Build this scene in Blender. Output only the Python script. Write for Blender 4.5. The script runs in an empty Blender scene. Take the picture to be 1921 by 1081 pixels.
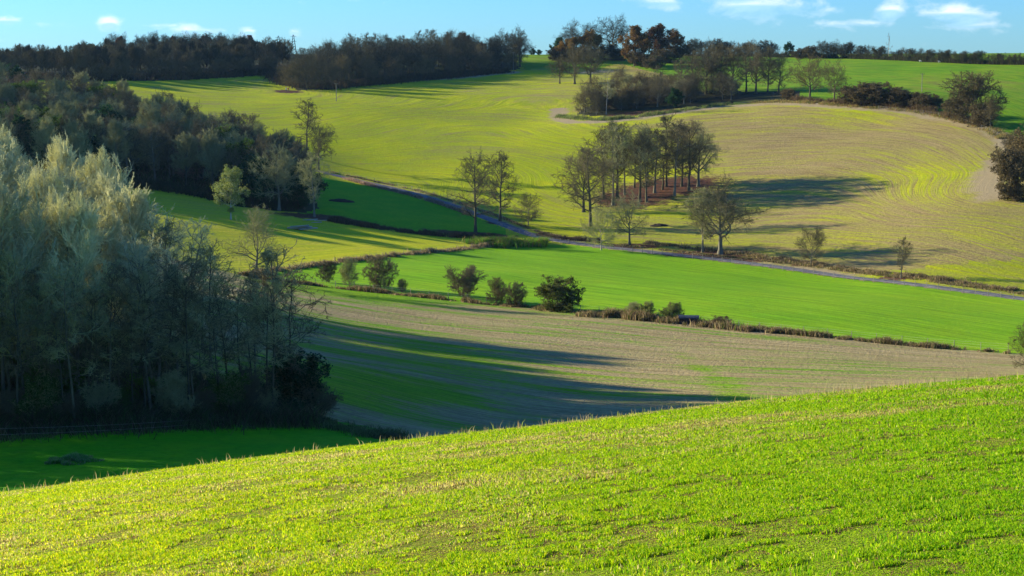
import bpy, math, random
import numpy as np
from mathutils import Vector, Matrix

# ------------------------------------------------------------------ camera, world, sun
scn = bpy.context.scene
FOC, CX, CY = 3045.0, 960.5, 540.5           # pixel units of the 1921-wide photograph
PITCH = math.atan((CY - 105.0) / FOC)
cd = bpy.data.cameras.new('camera'); cam = bpy.data.objects.new('camera', cd)
scn.collection.objects.link(cam); scn.camera = cam
cd.sensor_width = 36.0; cd.lens = 36.0 * FOC / 1921.0
cd.clip_start = 0.2; cd.clip_end = 20000
cam.location = (0, 0, 0); cam.rotation_euler = (math.pi / 2 - PITCH, 0, 0)

SUN_EL = math.radians(15.8)
SUN_AZ = math.atan2(-1.0, 0.42)              # clockwise from +Y: left of the view and a little ahead
sdir = Vector((math.sin(SUN_AZ) * math.cos(SUN_EL), math.cos(SUN_AZ) * math.cos(SUN_EL), math.sin(SUN_EL)))
sl = bpy.data.lights.new('sun', 'SUN'); sl.energy = 5.0; sl.angle = math.radians(0.5); sl.color = (1.0, 0.91, 0.68)
so = bpy.data.objects.new('sun', sl); scn.collection.objects.link(so)
so.rotation_euler = sdir.to_track_quat('Z', 'Y').to_euler()

scn.view_settings.view_transform = 'Standard'; scn.view_settings.look = 'None'
scn.view_settings.gamma = 1.0; scn.view_settings.exposure = 1.18
scn.render.film_transparent = False
scn.cycles.max_bounces = 6; scn.cycles.diffuse_bounces = 2; scn.cycles.transmission_bounces = 3
scn.cycles.transparent_max_bounces = 4

world = bpy.data.worlds.new('World'); scn.world = world; world.use_nodes = True


class NT:
    """tiny node-tree helper"""
    def __init__(s, tree):
        s.t = tree; s.n = tree.nodes; s.l = tree.links
    def node(s, kind, **kw):
        nd = s.n.new(kind)
        for k, v in kw.items(): setattr(nd, k, v)
        return nd
    def put(s, sock, v):
        if isinstance(v, bpy.types.NodeSocket): s.l.new(v, sock)
        elif isinstance(v, (tuple, list)) and len(v) == 3 and sock.type == 'RGBA': sock.default_value = (*v, 1)
        else: sock.default_value = v
    def math(s, op, a, b=0.0, c=None, clamp=False):
        nd = s.node('ShaderNodeMath', operation=op, use_clamp=clamp)
        s.put(nd.inputs[0], a); s.put(nd.inputs[1], b)
        if c is not None: s.put(nd.inputs[2], c)
        return nd.outputs[0]
    def mix(s, f, a, b, blend='MIX'):
        nd = s.node('ShaderNodeMix', data_type='RGBA', blend_type=blend)
        s.put(nd.inputs[0], f); s.put(nd.inputs[6], a); s.put(nd.inputs[7], b)
        return nd.outputs[2]
    def noise(s, vec, scale, detail=3.0, rough=0.55, dist=0.0, out=0):
        nd = s.node('ShaderNodeTexNoise')
        s.put(nd.inputs['Vector'], vec); nd.inputs['Scale'].default_value = scale
        nd.inputs['Detail'].default_value = detail; nd.inputs['Roughness'].default_value = rough
        nd.inputs['Distortion'].default_value = dist
        return nd.outputs[out]
    def ramp(s, v, lo, hi, a=0.0, b=1.0, smooth=True):
        nd = s.node('ShaderNodeMapRange')
        if smooth: nd.interpolation_type = 'SMOOTHSTEP'
        s.put(nd.inputs[0], v); s.put(nd.inputs[1], lo); s.put(nd.inputs[2], hi); s.put(nd.inputs[3], a); s.put(nd.inputs[4], b)
        return nd.outputs[0]
    def attr(s, name, out=2):
        return s.node('ShaderNodeAttribute', attribute_name=name).outputs[out]
    def comb(s, x, y, z):
        nd = s.node('ShaderNodeCombineXYZ'); s.put(nd.inputs[0], x); s.put(nd.inputs[1], y); s.put(nd.inputs[2], z)
        return nd.outputs[0]


# sky
W = NT(world.node_tree)
for nd in list(W.n): W.n.remove(nd)
sky = W.node('ShaderNodeTexSky', sky_type='NISHITA'); sky.sun_disc = False
sky.sun_elevation = SUN_EL; sky.sun_rotation = SUN_AZ
sky.air_density = 1.0; sky.dust_density = 0.05; sky.ozone_density = 4.0; sky.altitude = 100
tc = W.node('ShaderNodeTexCoord')
sep = W.node('ShaderNodeSeparateXYZ'); W.l.new(tc.outputs['Generated'], sep.inputs[0])
ysafe = W.math('MAXIMUM', sep.outputs[1], 0.05)
wu = W.math('DIVIDE', sep.outputs[0], ysafe); wv = W.math('DIVIDE', sep.outputs[2], ysafe)
# u, v = tangents of azimuth and elevation; clouds are patches of the sky at given bearings
cvec = W.comb(W.math('MULTIPLY', wu, 45.0), W.math('MULTIPLY', wv, 80.0), 5.3)
cn = W.noise(cvec, 1.0, 7.0, 0.58, 0.3)
CL = [(1425, 12, 115, 20, 1.0), (1380, -8, 60, 16, .8), (1655, 22, 34, 16, 1.1), (1780, 28, 62, 18, 1.15), (1560, 22, 45, 8, .65), (1620, 46, 130, 8, .62),
      (1800, 48, 110, 8, .62), (1860, 62, 30, 8, .5), (1215, 6, 90, 10, .75), (1150, -6, 50, 10, .6), (25, 40, 42, 9, .9), (215, 46, 22, 13, 1.0),
      (100, 46, 60, 6, .6), (370, 58, 55, 8, .75), (470, 60, 18, 10, .8), (300, 50, 60, 5, .6), (556, 60, 16, 8, .6), (110, 2, 30, 6, .6), (1010, 20, 50, 8, .35)]
tot = None; shd = None
for (px, py, sx, sy, a) in CL:
    t_ = (105 - py) / FOC
    du = W.math('MULTIPLY', W.math('SUBTRACT', wu, (px - CX) / FOC), FOC / sx)
    dv = W.math('MULTIPLY', W.math('SUBTRACT', wv, t_), FOC / (sy * 1.5))
    r2 = W.math('ADD', W.math('MULTIPLY', du, du), W.math('MULTIPLY', dv, dv))
    g = W.math('MULTIPLY', W.math('EXPONENT', W.math('MULTIPLY', r2, -1.0)), a)
    tot = g if tot is None else W.math('MAXIMUM', tot, g)
    sh = W.math('MULTIPLY', g, W.ramp(dv, -0.35, 0.45, 1.0, 0.0))
    shd = sh if shd is None else W.math('MAXIMUM', shd, sh)
dens = W.ramp(W.math('ADD', W.math('MULTIPLY', tot, 0.60), W.math('MULTIPLY', cn, 1.25)), 0.80, 1.36)
dens = W.math('MULTIPLY', dens, 0.85)
shade = W.ramp(W.math('ADD', shd, W.math('MULTIPLY', W.math('SUBTRACT', cn, 0.5), 0.9)), 0.3, 0.75)
SKYTINT = (0.36, 0.73, 1.26)
skyc = W.mix(1.0, sky.outputs[0], SKYTINT, 'MULTIPLY')
ccol = W.mix(shade, (6.2, 6.6, 7.2), (2.8, 4.6, 6.6))
col = W.mix(dens, skyc, ccol)
bg = W.node('ShaderNodeBackground'); W.put(bg.inputs[0], col); bg.inputs[1].default_value = 0.088
wo = W.node('ShaderNodeOutputWorld'); W.l.new(bg.outputs[0], wo.inputs[0])

# ------------------------------------------------------------------ terrain shape
TP = math.tan(PITCH)


def uv(px, py):
    """tangent of bearing and of depression of the ray through a pixel of the photograph"""
    t = (np.asarray(py, float) - CY) / FOC
    d = math.cos(PITCH) - t * math.sin(PITCH)
    return (np.asarray(px, float) - CX) / FOC / d, (math.sin(PITCH) + t * math.cos(PITCH)) / d


CP = [  # surveyed ground points: bearing px, py and distance in metres
 (0, 915, 95), (300, 872, 103), (600, 840, 112), (760, 850, 108), (0, 815, 118), (300, 800, 124), (600, 782, 133), (740, 822, 124),
 (0, 990, 75), (500, 960, 75), (960, 900, 85), (1400, 850, 90), (1921, 800, 95),
 (0, 700, 140), (0, 600, 175), (0, 470, 245), (0, 380, 330), (200, 620, 170), (200, 440, 270), (330, 640, 168), (400, 560, 205), (440, 690, 158),
 (960, 800, 140), (1300, 765, 150), (1921, 705, 172), (600, 600, 215), (900, 680, 185), (560, 660, 182), (1300, 680, 195), (1650, 690, 188), (560, 560, 240),
 (500, 525, 285), (700, 547, 272), (870, 564, 262), (1060, 587, 250), (1290, 606, 238), (1480, 626, 228), (1700, 647, 218), (1921, 662, 210),
 (700, 505, 300), (900, 510, 300), (1200, 530, 295), (1500, 560, 275), (1800, 600, 250),
 (250, 400, 340), (300, 470, 300), (400, 402, 368), (560, 430, 358), (500, 500, 306), (700, 450, 355), (870, 460, 366),
 (610, 385, 410), (760, 400, 410), (860, 440, 388),
 (640, 330, 480), (760, 360, 455), (900, 405, 425), (960, 430, 400), (1060, 455, 382), (1200, 470, 367), (1400, 492, 350), (1600, 520, 330), (1921, 560, 300),
 (640, 300, 505), (1000, 300, 510), (1000, 350, 470), (1050, 400, 430), (1000, 230, 600), (1000, 165, 720), (1020, 132, 790),
 (640, 200, 610), (640, 250, 545), (800, 250, 560), (800, 180, 670), (200, 152, 650), (400, 160, 680), (500, 145, 740), (600, 168, 690), (730, 152, 745), (880, 140, 780),
 (1070, 222, 600), (1250, 207, 600), (1400, 192, 605), (1600, 197, 565), (1800, 227, 520), (1870, 247, 495), (1921, 275, 465),
 (1250, 360, 450), (1250, 300, 505), (1500, 300, 480), (1500, 400, 408), (1800, 400, 375), (1800, 480, 335), (1900, 340, 410), (1650, 240, 530),
 (1200, 160, 700), (1400, 140, 730), (1500, 112, 830), (1500, 150, 700), (1700, 150, 660), (1700, 118, 760), (1921, 124, 700), (1921, 160, 620), (1870, 205, 540), (1921, 235, 510),
 (1000, 104, 900), (1200, 106, 880), (700, 104, 950), (1150, 135, 790), (300, 97, 950), (0, 104, 900),
 (0, 150, 640), (0, 220, 490), (200, 275, 455), (400, 312, 450), (550, 372, 425), (270, 352, 400), (450, 386, 396), (620, 406, 390),
 (0, 300, 415), (0, 180, 560), (200, 205, 560), (400, 232, 545), (550, 285, 500), (100, 330, 400),
]
ext = [(p - 900, y, d) for p, y, d in CP if p <= 0] + [(p + 900, y, d) for p, y, d in CP if p >= 1921]
CPa = np.array(CP + ext, float)
_u, _v = uv(CPa[:, 0], CPa[:, 1])
CXY = np.stack([_u * CPa[:, 2], CPa[:, 2]], 1) / 100.0
CZ = -_v * CPa[:, 2]
CXY = np.vstack([CXY, [[-12, 10], [-6, 10.5], [0, 10.5], [6, 10.5], [12, 10], [-2, .5], [2, .5], [-5, 1.], [5, 1.]]])
CZ = np.append(CZ, [2, 0, -2, -4, -6, -18, -18, -25, -25])


def tps_fit(P, val, smooth):
    n = len(P); d2 = ((P[:, None] - P[None]) ** 2).sum(-1)
    K = 0.5 * d2 * np.log(d2 + 1e-9) + np.eye(n) * smooth
    Q = np.hstack([np.ones((n, 1)), P]); A = np.zeros((n + 3, n + 3)); A[:n, :n] = K; A[:n, n:] = Q; A[n:, :n] = Q.T
    return P, np.linalg.solve(A, np.append(val, [0, 0, 0]))


def tps_eval(m, X):
    P, w = m; out = np.empty(len(X)); n = len(P)
    for s in range(0, len(X), 20000):
        x = X[s:s + 20000]; d2 = ((x[:, None] - P[None]) ** 2).sum(-1)
        out[s:s + 20000] = (0.5 * d2 * np.log(d2 + 1e-9)) @ w[:n] + w[n] + x @ w[n + 1:]
    return out


TER = tps_fit(CXY, CZ, 0.02)
H0, YC = 1.75, 46.0
CCUR = H0 / YC ** 2
cr = np.array([(0, 925), (480, 868), (770, 826), (1130, 785), (1350, 762), (1650, 728), (1921, 710)], float)
_cu, _cv = uv(cr[:, 0], cr[:, 1])
qa, qb, qc = np.polyfit(_cu, _cv, 2)


def z_near(x, y):
    xx = np.clip(x, -140, 140); yy = np.clip(y, -90, 400)
    z = -H0 - (qc - 2 * math.sqrt(H0 * CCUR)) * yy - qb * xx - qa * xx ** 2 / np.maximum(yy, 25) - CCUR * np.maximum(yy, 0) ** 2
    z = z - 0.004 * np.maximum(yy - 60, 0) ** 2 * 0.3
    return z + 0.05 * np.sin(x * .31 + y * .17) * np.sin(y * .23 - x * .12 + 1) * np.clip(np.hypot(x, y) / 20, 0, 1)


def z_far(x, y):
    x = np.asarray(x, float); y = np.asarray(y, float)
    xx = np.clip(x, -900, 900); yy = np.clip(y, 40, 1050)
    z = tps_eval(TER, np.stack([xx, yy], -1).reshape(-1, 2) / 100.0).reshape(x.shape)
    z = z + 0.25 * np.sin(x * .043 + 1) * np.sin(y * .037) + 0.12 * np.sin(x * .11 + y * .07) * np.sin(y * .13 - x * .05)
    r = np.hypot(x, y); z = np.where(r > 1000, z - np.clip((r - 1000) / 1500, 0, 1) * 60, z)
    return z


def z_all(x, y):
    a = z_near(x, y); b = z_far(x, y); k = 1.2
    m = np.maximum(a, b); z = m + k * np.log(np.exp((a - m) / k) + np.exp((b - m) / k)) * np.where(np.abs(a - b) < 6 * k, 1, 0)
    return np.where(y < 62, a, z), a, b


def _zz(x, y): return z_all(np.asarray(x, float), np.asarray(y, float))[0]


STEPS = np.geomspace(6, 1300, 620)


def cast(pts, far=False):
    """where the rays through these pixels of the photo meet the land: (n,3)"""
    pts = np.asarray(pts, float); u, v = uv(pts[:, 0], pts[:, 1]); st = STEPS[STEPS > (64 if far else 0)]
    Y = st[None, :].repeat(len(pts), 0); X = u[:, None] * Y
    g = z_far(X, Y) if far else _zz(X, Y)
    d = -v[:, None] * Y - g
    hit = d < 0; hit[:, -1] = True
    i = np.clip(hit.argmax(1), 1, None); k = np.arange(len(pts))
    d0, d1 = d[k, i - 1], d[k, i]; f = np.clip(d0 / np.where(d0 - d1 == 0, 1, d0 - d1), 0, 1)
    yy = Y[k, i - 1] + f * (Y[k, i] - Y[k, i - 1]); xx = u * yy
    return np.stack([xx, yy, z_far(xx, yy) if far else _zz(xx, yy)], 1)


def inpoly(x, y, poly):
    r = np.zeros(x.shape, bool); n = len(poly)
    for i in range(n):
        x1, y1 = poly[i][:2]; x2, y2 = poly[(i + 1) % n][:2]
        c = ((y1 > y) != (y2 > y))
        if y1 != y2: r ^= c & (x < (x2 - x1) * (y - y1) / (y2 - y1) + x1)
    return r


def dpoly(x, y, line):
    best = np.full(x.shape, 1e9)
    for (a, b) in zip(line[:-1], line[1:]):
        ax, ay = a[:2]; bx, by = b[:2]; L = (bx - ax) ** 2 + (by - ay) ** 2 + 1e-9
        t = np.clip(((x - ax) * (bx - ax) + (y - ay) * (by - ay)) / L, 0, 1)
        best = np.minimum(best, np.hypot(x - ax - t * (bx - ax), y - ay - t * (by - ay)))
    return best


# boundaries traced as bearings and dropped onto the land
HEDGE = [(430, 512), (480, 521), (560, 531), (700, 548), (870, 566), (1000, 578), (1140, 592), (1300, 607), (1480, 627), (1700, 648), (1921, 664), (2300, 700)]
DITCH = [(480, 516), (500, 508), (600, 497), (700, 486), (820, 473), (900, 464), (960, 458)]
ROAD = [(600, 322), (640, 331), (700, 345), (760, 359), (830, 379), (900, 404), (940, 420), (985, 438), (1060, 454), (1130, 463), (1200, 470), (1300, 481), (1400, 493), (1500, 506), (1600, 520), (1750, 538), (1921, 560), (2200, 596)]
REG = {
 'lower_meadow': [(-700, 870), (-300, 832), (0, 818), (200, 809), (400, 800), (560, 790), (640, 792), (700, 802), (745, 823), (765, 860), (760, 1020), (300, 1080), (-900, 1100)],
 'woodland_floor': [(-700, 870), (-300, 832), (0, 818), (200, 809), (400, 800), (560, 790), (640, 792), (560, 765), (430, 720), (300, 650), (150, 560), (0, 450), (-300, 380), (-900, 380)],
 'green_meadow': [(430, 512), (480, 516), (500, 508), (600, 497), (700, 486), (820, 473), (900, 464), (960, 458), (1060, 458), (1130, 466), (1200, 473), (1300, 484), (1400, 496), (1500, 509), (1600, 523), (1750, 541), (1921, 563), (2300, 612)] + HEDGE[::-1][:-1],
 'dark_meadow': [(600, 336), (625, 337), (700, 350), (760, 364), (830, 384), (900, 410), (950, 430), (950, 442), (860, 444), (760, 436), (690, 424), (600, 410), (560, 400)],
 'pasture': [(985, 131), (1030, 128), (1120, 131), (1160, 118), (1250, 140), (1300, 190), (1400, 186), (1480, 188), (1600, 190), (1700, 200), (1800, 222), (1870, 244), (1921, 260), (2500, 300), (3200, 120), (2600, 80), (1900, 96), (1500, 96), (1000, 98), (900, 98)],
 'mid_wood': [(-700, 380), (0, 400), (200, 350), (270, 352), (350, 362), (450, 388), (570, 400), (598, 392), (590, 360), (585, 318), (555, 310), (450, 275), (300, 240), (180, 210), (0, 180), (-700, 165)],
 'top_wood': [(-700, 150), (180, 154), (350, 150), (500, 141), (530, 150), (560, 170), (640, 160), (760, 150), (900, 138), (975, 130), (955, 104), (-700, 80)],
 'clump_wood': [(1082, 215), (1120, 219), (1200, 215), (1280, 203), (1400, 190), (1500, 188), (1500, 172), (1400, 172), (1300, 170), (1240, 172), (1180, 178), (1130, 192), (1098, 202)],
}
RW = {k: cast(v, True) for k, v in REG.items()}
HEDGEw, DITCHw, ROADw = cast(HEDGE, True), cast(DITCH, True), cast(ROAD, True)

# drill-row coordinate: value constant along each traced row
ROWS_FAR = [(0, [(640, 325), (850, 335), (960, 425), (1200, 460), (1500, 488), (1921, 545)]), (1, [(620, 307), (800, 300), (960, 350), (1060, 395), (1350, 420), (1600, 400), (1800, 430), (1921, 480)]),
            (2, [(600, 285), (800, 262), (933, 243), (1000, 270), (1100, 290), (1340, 300), (1600, 290), (1750, 330), (1790, 400)]),
            (3, [(617, 247), (800, 215), (960, 185), (1040, 215), (1100, 240), (1300, 222), (1500, 212), (1750, 245), (1860, 300), (1850, 360)]), (4, [(420, 190), (620, 185), (867, 150), (1000, 140)]), (4.2, [(300, 165), (500, 150)])]
ROWS_STUB = [(0, HEDGE[1:]), (1, [(400, 560), (520, 590), (800, 640), (1100, 675), (1500, 695), (1921, 702)]), (2, [(400, 640), (560, 670), (800, 725), (1000, 768), (1250, 780), (1500, 790)])]
ROWS_LIT = [(0, DITCH), (1, [(300, 440), (420, 445), (560, 455), (700, 452), (870, 455)]), (2, [(270, 400), (400, 410), (560, 425), (700, 435), (860, 445)])]


def rowfit(rows, far=True):
    P, V = [], []
    for v, l in rows:
        w = cast(l, far); P += [tuple(q[:2] / 100) for q in w]; V += [v] * len(w)
    return tps_fit(np.array(P), np.array(V, float), 0.03)


RF, RS, RL = rowfit(ROWS_FAR), rowfit(ROWS_STUB), rowfit(ROWS_LIT)


# ------------------------------------------------------------------ mesh helpers
def new_mesh(name, V, quads=None, tris=None, smooth=False):
    me = bpy.data.meshes.new(name); V = np.ascontiguousarray(V, np.float32)
    nq = 0 if quads is None else len(quads); nt = 0 if tris is None else len(tris)
    loops = np.concatenate([(np.asarray(quads).reshape(-1) if nq else np.empty(0, int)), (np.asarray(tris).reshape(-1) if nt else np.empty(0, int))]).astype(np.int32)
    me.vertices.add(len(V)); me.vertices.foreach_set('co', V.ravel())
    me.loops.add(len(loops)); me.loops.foreach_set('vertex_index', loops)
    me.polygons.add(nq + nt)
    ls = np.concatenate([np.arange(nq) * 4, nq * 4 + np.arange(nt) * 3]).astype(np.int32)
    me.polygons.foreach_set('loop_start', ls)
    try: me.polygons.foreach_set('loop_total', np.concatenate([np.full(nq, 4), np.full(nt, 3)]).astype(np.int32))
    except Exception: pass
    me.update(calc_edges=True); me.validate()
    me.polygons.foreach_set('use_smooth', np.full(nq + nt, bool(smooth)))
    return me


def fattr(me, name, a):
    at = me.attributes.new(name, 'FLOAT', 'POINT'); at.data.foreach_set('value', np.ascontiguousarray(a, np.float32))


def cattr(me, name, a):
    at = me.attributes.new(name, 'FLOAT_COLOR', 'POINT')
    at.data.foreach_set('color', np.ascontiguousarray(np.hstack([a, np.ones((len(a), 1))]), np.float32).ravel())


COL = scn.collection


def link(name, data, mat=None, parent=None, loc=None):
    o = bpy.data.objects.new(name, data); COL.objects.link(o)
    if mat is not None and data is not None and not data.materials: data.materials.append(mat)
    if parent is not None: o.parent = parent
    if loc is not None: o.location = loc
    return o


def tag(o, label=None, cat=None, group=None, kind=None):
    if label: o['label'] = label
    if cat: o['category'] = cat
    if group: o['group'] = group
    if kind: o['kind'] = kind
    return o


# ------------------------------------------------------------------ materials
def base_mat(name):
    m = bpy.data.materials.new(name); m.use_nodes = True; t = NT(m.node_tree)
    b = m.node_tree.nodes['Principled BSDF']; b.inputs['Roughness'].default_value = 0.95; b.inputs['Specular IOR Level'].default_value = 0.06
    return m, t, b


def field_mat(name, ca, cb, soil=None, row=0.0, rowk=9.0, soilbias=0.5, rowmix=0.7, patch=0.02, fine=1.2, bump=0.5, margin=None, litter=(0.15, 0.06, 0.03), softs=.09):
    m, t, b = base_mat(name)
    pos = t.node('ShaderNodeNewGeometry').outputs['Position']
    sp = t.node('ShaderNodeSeparateXYZ'); t.l.new(pos, sp.inputs[0])
    big = t.noise(pos, patch, 4, 0.6)
    finen = t.noise(pos, fine, 4, 0.75)
    mid = t.noise(pos, 0.16, 4, 0.65)
    if row:
        rv = t.comb(t.math('MULTIPLY', t.attr('row'), rowk), t.math('MULTIPLY', sp.outputs[0], 0.035), t.math('MULTIPLY', sp.outputs[1], 0.02))
        rn = t.noise(rv, 1.0, 7, 0.72)
        rv2 = t.comb(t.math('MULTIPLY', t.attr('row'), rowk * 7), t.math('MULTIPLY', sp.outputs[0], 0.09), t.math('MULTIPLY', sp.outputs[1], 0.05))
        rn2 = t.noise(rv2, 1.0, 3, 0.6)
    else: rn = mid; rn2 = finen
    g = t.mix(t.ramp(t.math('ADD', t.math('MULTIPLY', big, 0.6), t.math('MULTIPLY', rn, 0.4)), 0.35, 0.65), ca, cb)
    g = t.mix(t.ramp(finen, 0.25, 0.8, 0.0, 0.55), g, t.mix(1.0, g, (0.55, 0.62, 0.5), 'MULTIPLY'))
    g = t.mix(1.0, g, t.comb(*[t.ramp(rn2, .3, .7, lo, 1.15) for lo in (.64, .74, .7)]), 'MULTIPLY')
    g = t.mix(t.ramp(mid, .3, .75, 0.0, .45), g, t.mix(1.0, g, (1.25, .95, .9), 'MULTIPLY'))
    c = g
    if soil is not None:
        s = t.math('ADD', t.math('MULTIPLY', rn, rowmix), t.math('MULTIPLY', big, 1 - rowmix))
        s = t.math('ADD', s, t.math('MULTIPLY', t.math('SUBTRACT', rn2, 0.5), 0.35))
        s = t.math('ADD', s, t.math('MULTIPLY', t.math('SUBTRACT', finen, 0.5), 0.30))
        s = t.math('ADD', s, t.attr('soil'))
        so_ = t.mix(t.ramp(t.math('ADD', t.math('MULTIPLY', rn2, .6), t.math('MULTIPLY', finen, .4)), 0.36, 0.62), soil, t.mix(1.0, soil, (0.5, 0.5, 0.42), 'MULTIPLY'))
        c = t.mix(t.ramp(s, soilbias - softs, soilbias + softs), g, so_)
    if margin is not None:
        mk = t.ramp(t.math('ADD', t.attr('margin'), t.math('MULTIPLY', t.math('SUBTRACT', mid, 0.5), 1.6)), 0.30, 0.85)
        c = t.mix(mk, c, t.mix(finen, margin, tuple(x * .6 for x in margin)))
    lk = t.ramp(t.math('ADD', t.attr('litter'), t.math('MULTIPLY', t.math('SUBTRACT', t.noise(pos, 0.45, 6, 0.8), 0.5), 2.4)), 0.35, 0.75)
    c = t.mix(lk, c, t.mix(t.ramp(t.noise(pos, 1.1, 5, .8), .35, .65), litter, (0.05, 0.035, 0.02)))
    t.put(b.inputs['Base Color'], c)
    bp = t.node('ShaderNodeBump'); bp.inputs['Strength'].default_value = bump; bp.inputs['Distance'].default_value = 0.35
    t.put(bp.inputs['Height'], t.math('ADD', finen, t.math('MULTIPLY', rn2, 0.8))); t.l.new(bp.outputs[0], b.inputs['Normal'])
    return m


M = {}
M['hillside_field'] = field_mat('sprouting_crop', (0.50, 0.52, 0.004), (0.38, 0.45, 0.006), soil=(0.42, 0.31, 0.13), row=1, rowk=22, soilbias=0.575, softs=.15, patch=.03, margin=(0.46, 0.36, 0.19), bump=.7)
M['lit_field'] = field_mat('sprouting_crop_lower', (0.56, 0.58, 0.006), (0.58, 0.54, 0.04), soil=(0.46, 0.38, 0.14), row=1, rowk=14, soilbias=0.66, softs=.14, bump=.6)
M['stubble_field'] = field_mat('stubble', (0.17, 0.36, 0.008), (0.30, 0.44, 0.01), soil=(0.50, 0.385, 0.18), row=1, rowk=15, softs=.085, rowmix=.8, soilbias=0.415, bump=.9, fine=1.6)
M['green_meadow'] = field_mat('winter_wheat', (0.19, 0.41, 0.004), (0.30, 0.49, 0.008), row=1, rowk=10, fine=1.0, patch=.015, bump=.35)
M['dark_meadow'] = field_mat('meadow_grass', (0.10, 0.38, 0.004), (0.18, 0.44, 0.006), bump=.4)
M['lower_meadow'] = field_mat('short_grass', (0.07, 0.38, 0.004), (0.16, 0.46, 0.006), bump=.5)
M['pasture'] = field_mat('hill_pasture', (0.12, 0.28, 0.004), (0.24, 0.35, 0.01), soil=(0.26, 0.26, 0.05), row=1, rowk=5, soilbias=0.60, bump=.5, margin=(0.36, 0.30, 0.10))
M['woodland_floor'] = field_mat('leaf_litter', (0.07, 0.055, 0.03), (0.04, 0.06, 0.015), bump=.8)
M['foreground_meadow'] = field_mat('turf', (0.24, 0.36, 0.005), (0.34, 0.40, 0.02), soil=(0.26, 0.18, 0.06), soilbias=0.55, fine=14, bump=.6)


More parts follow.
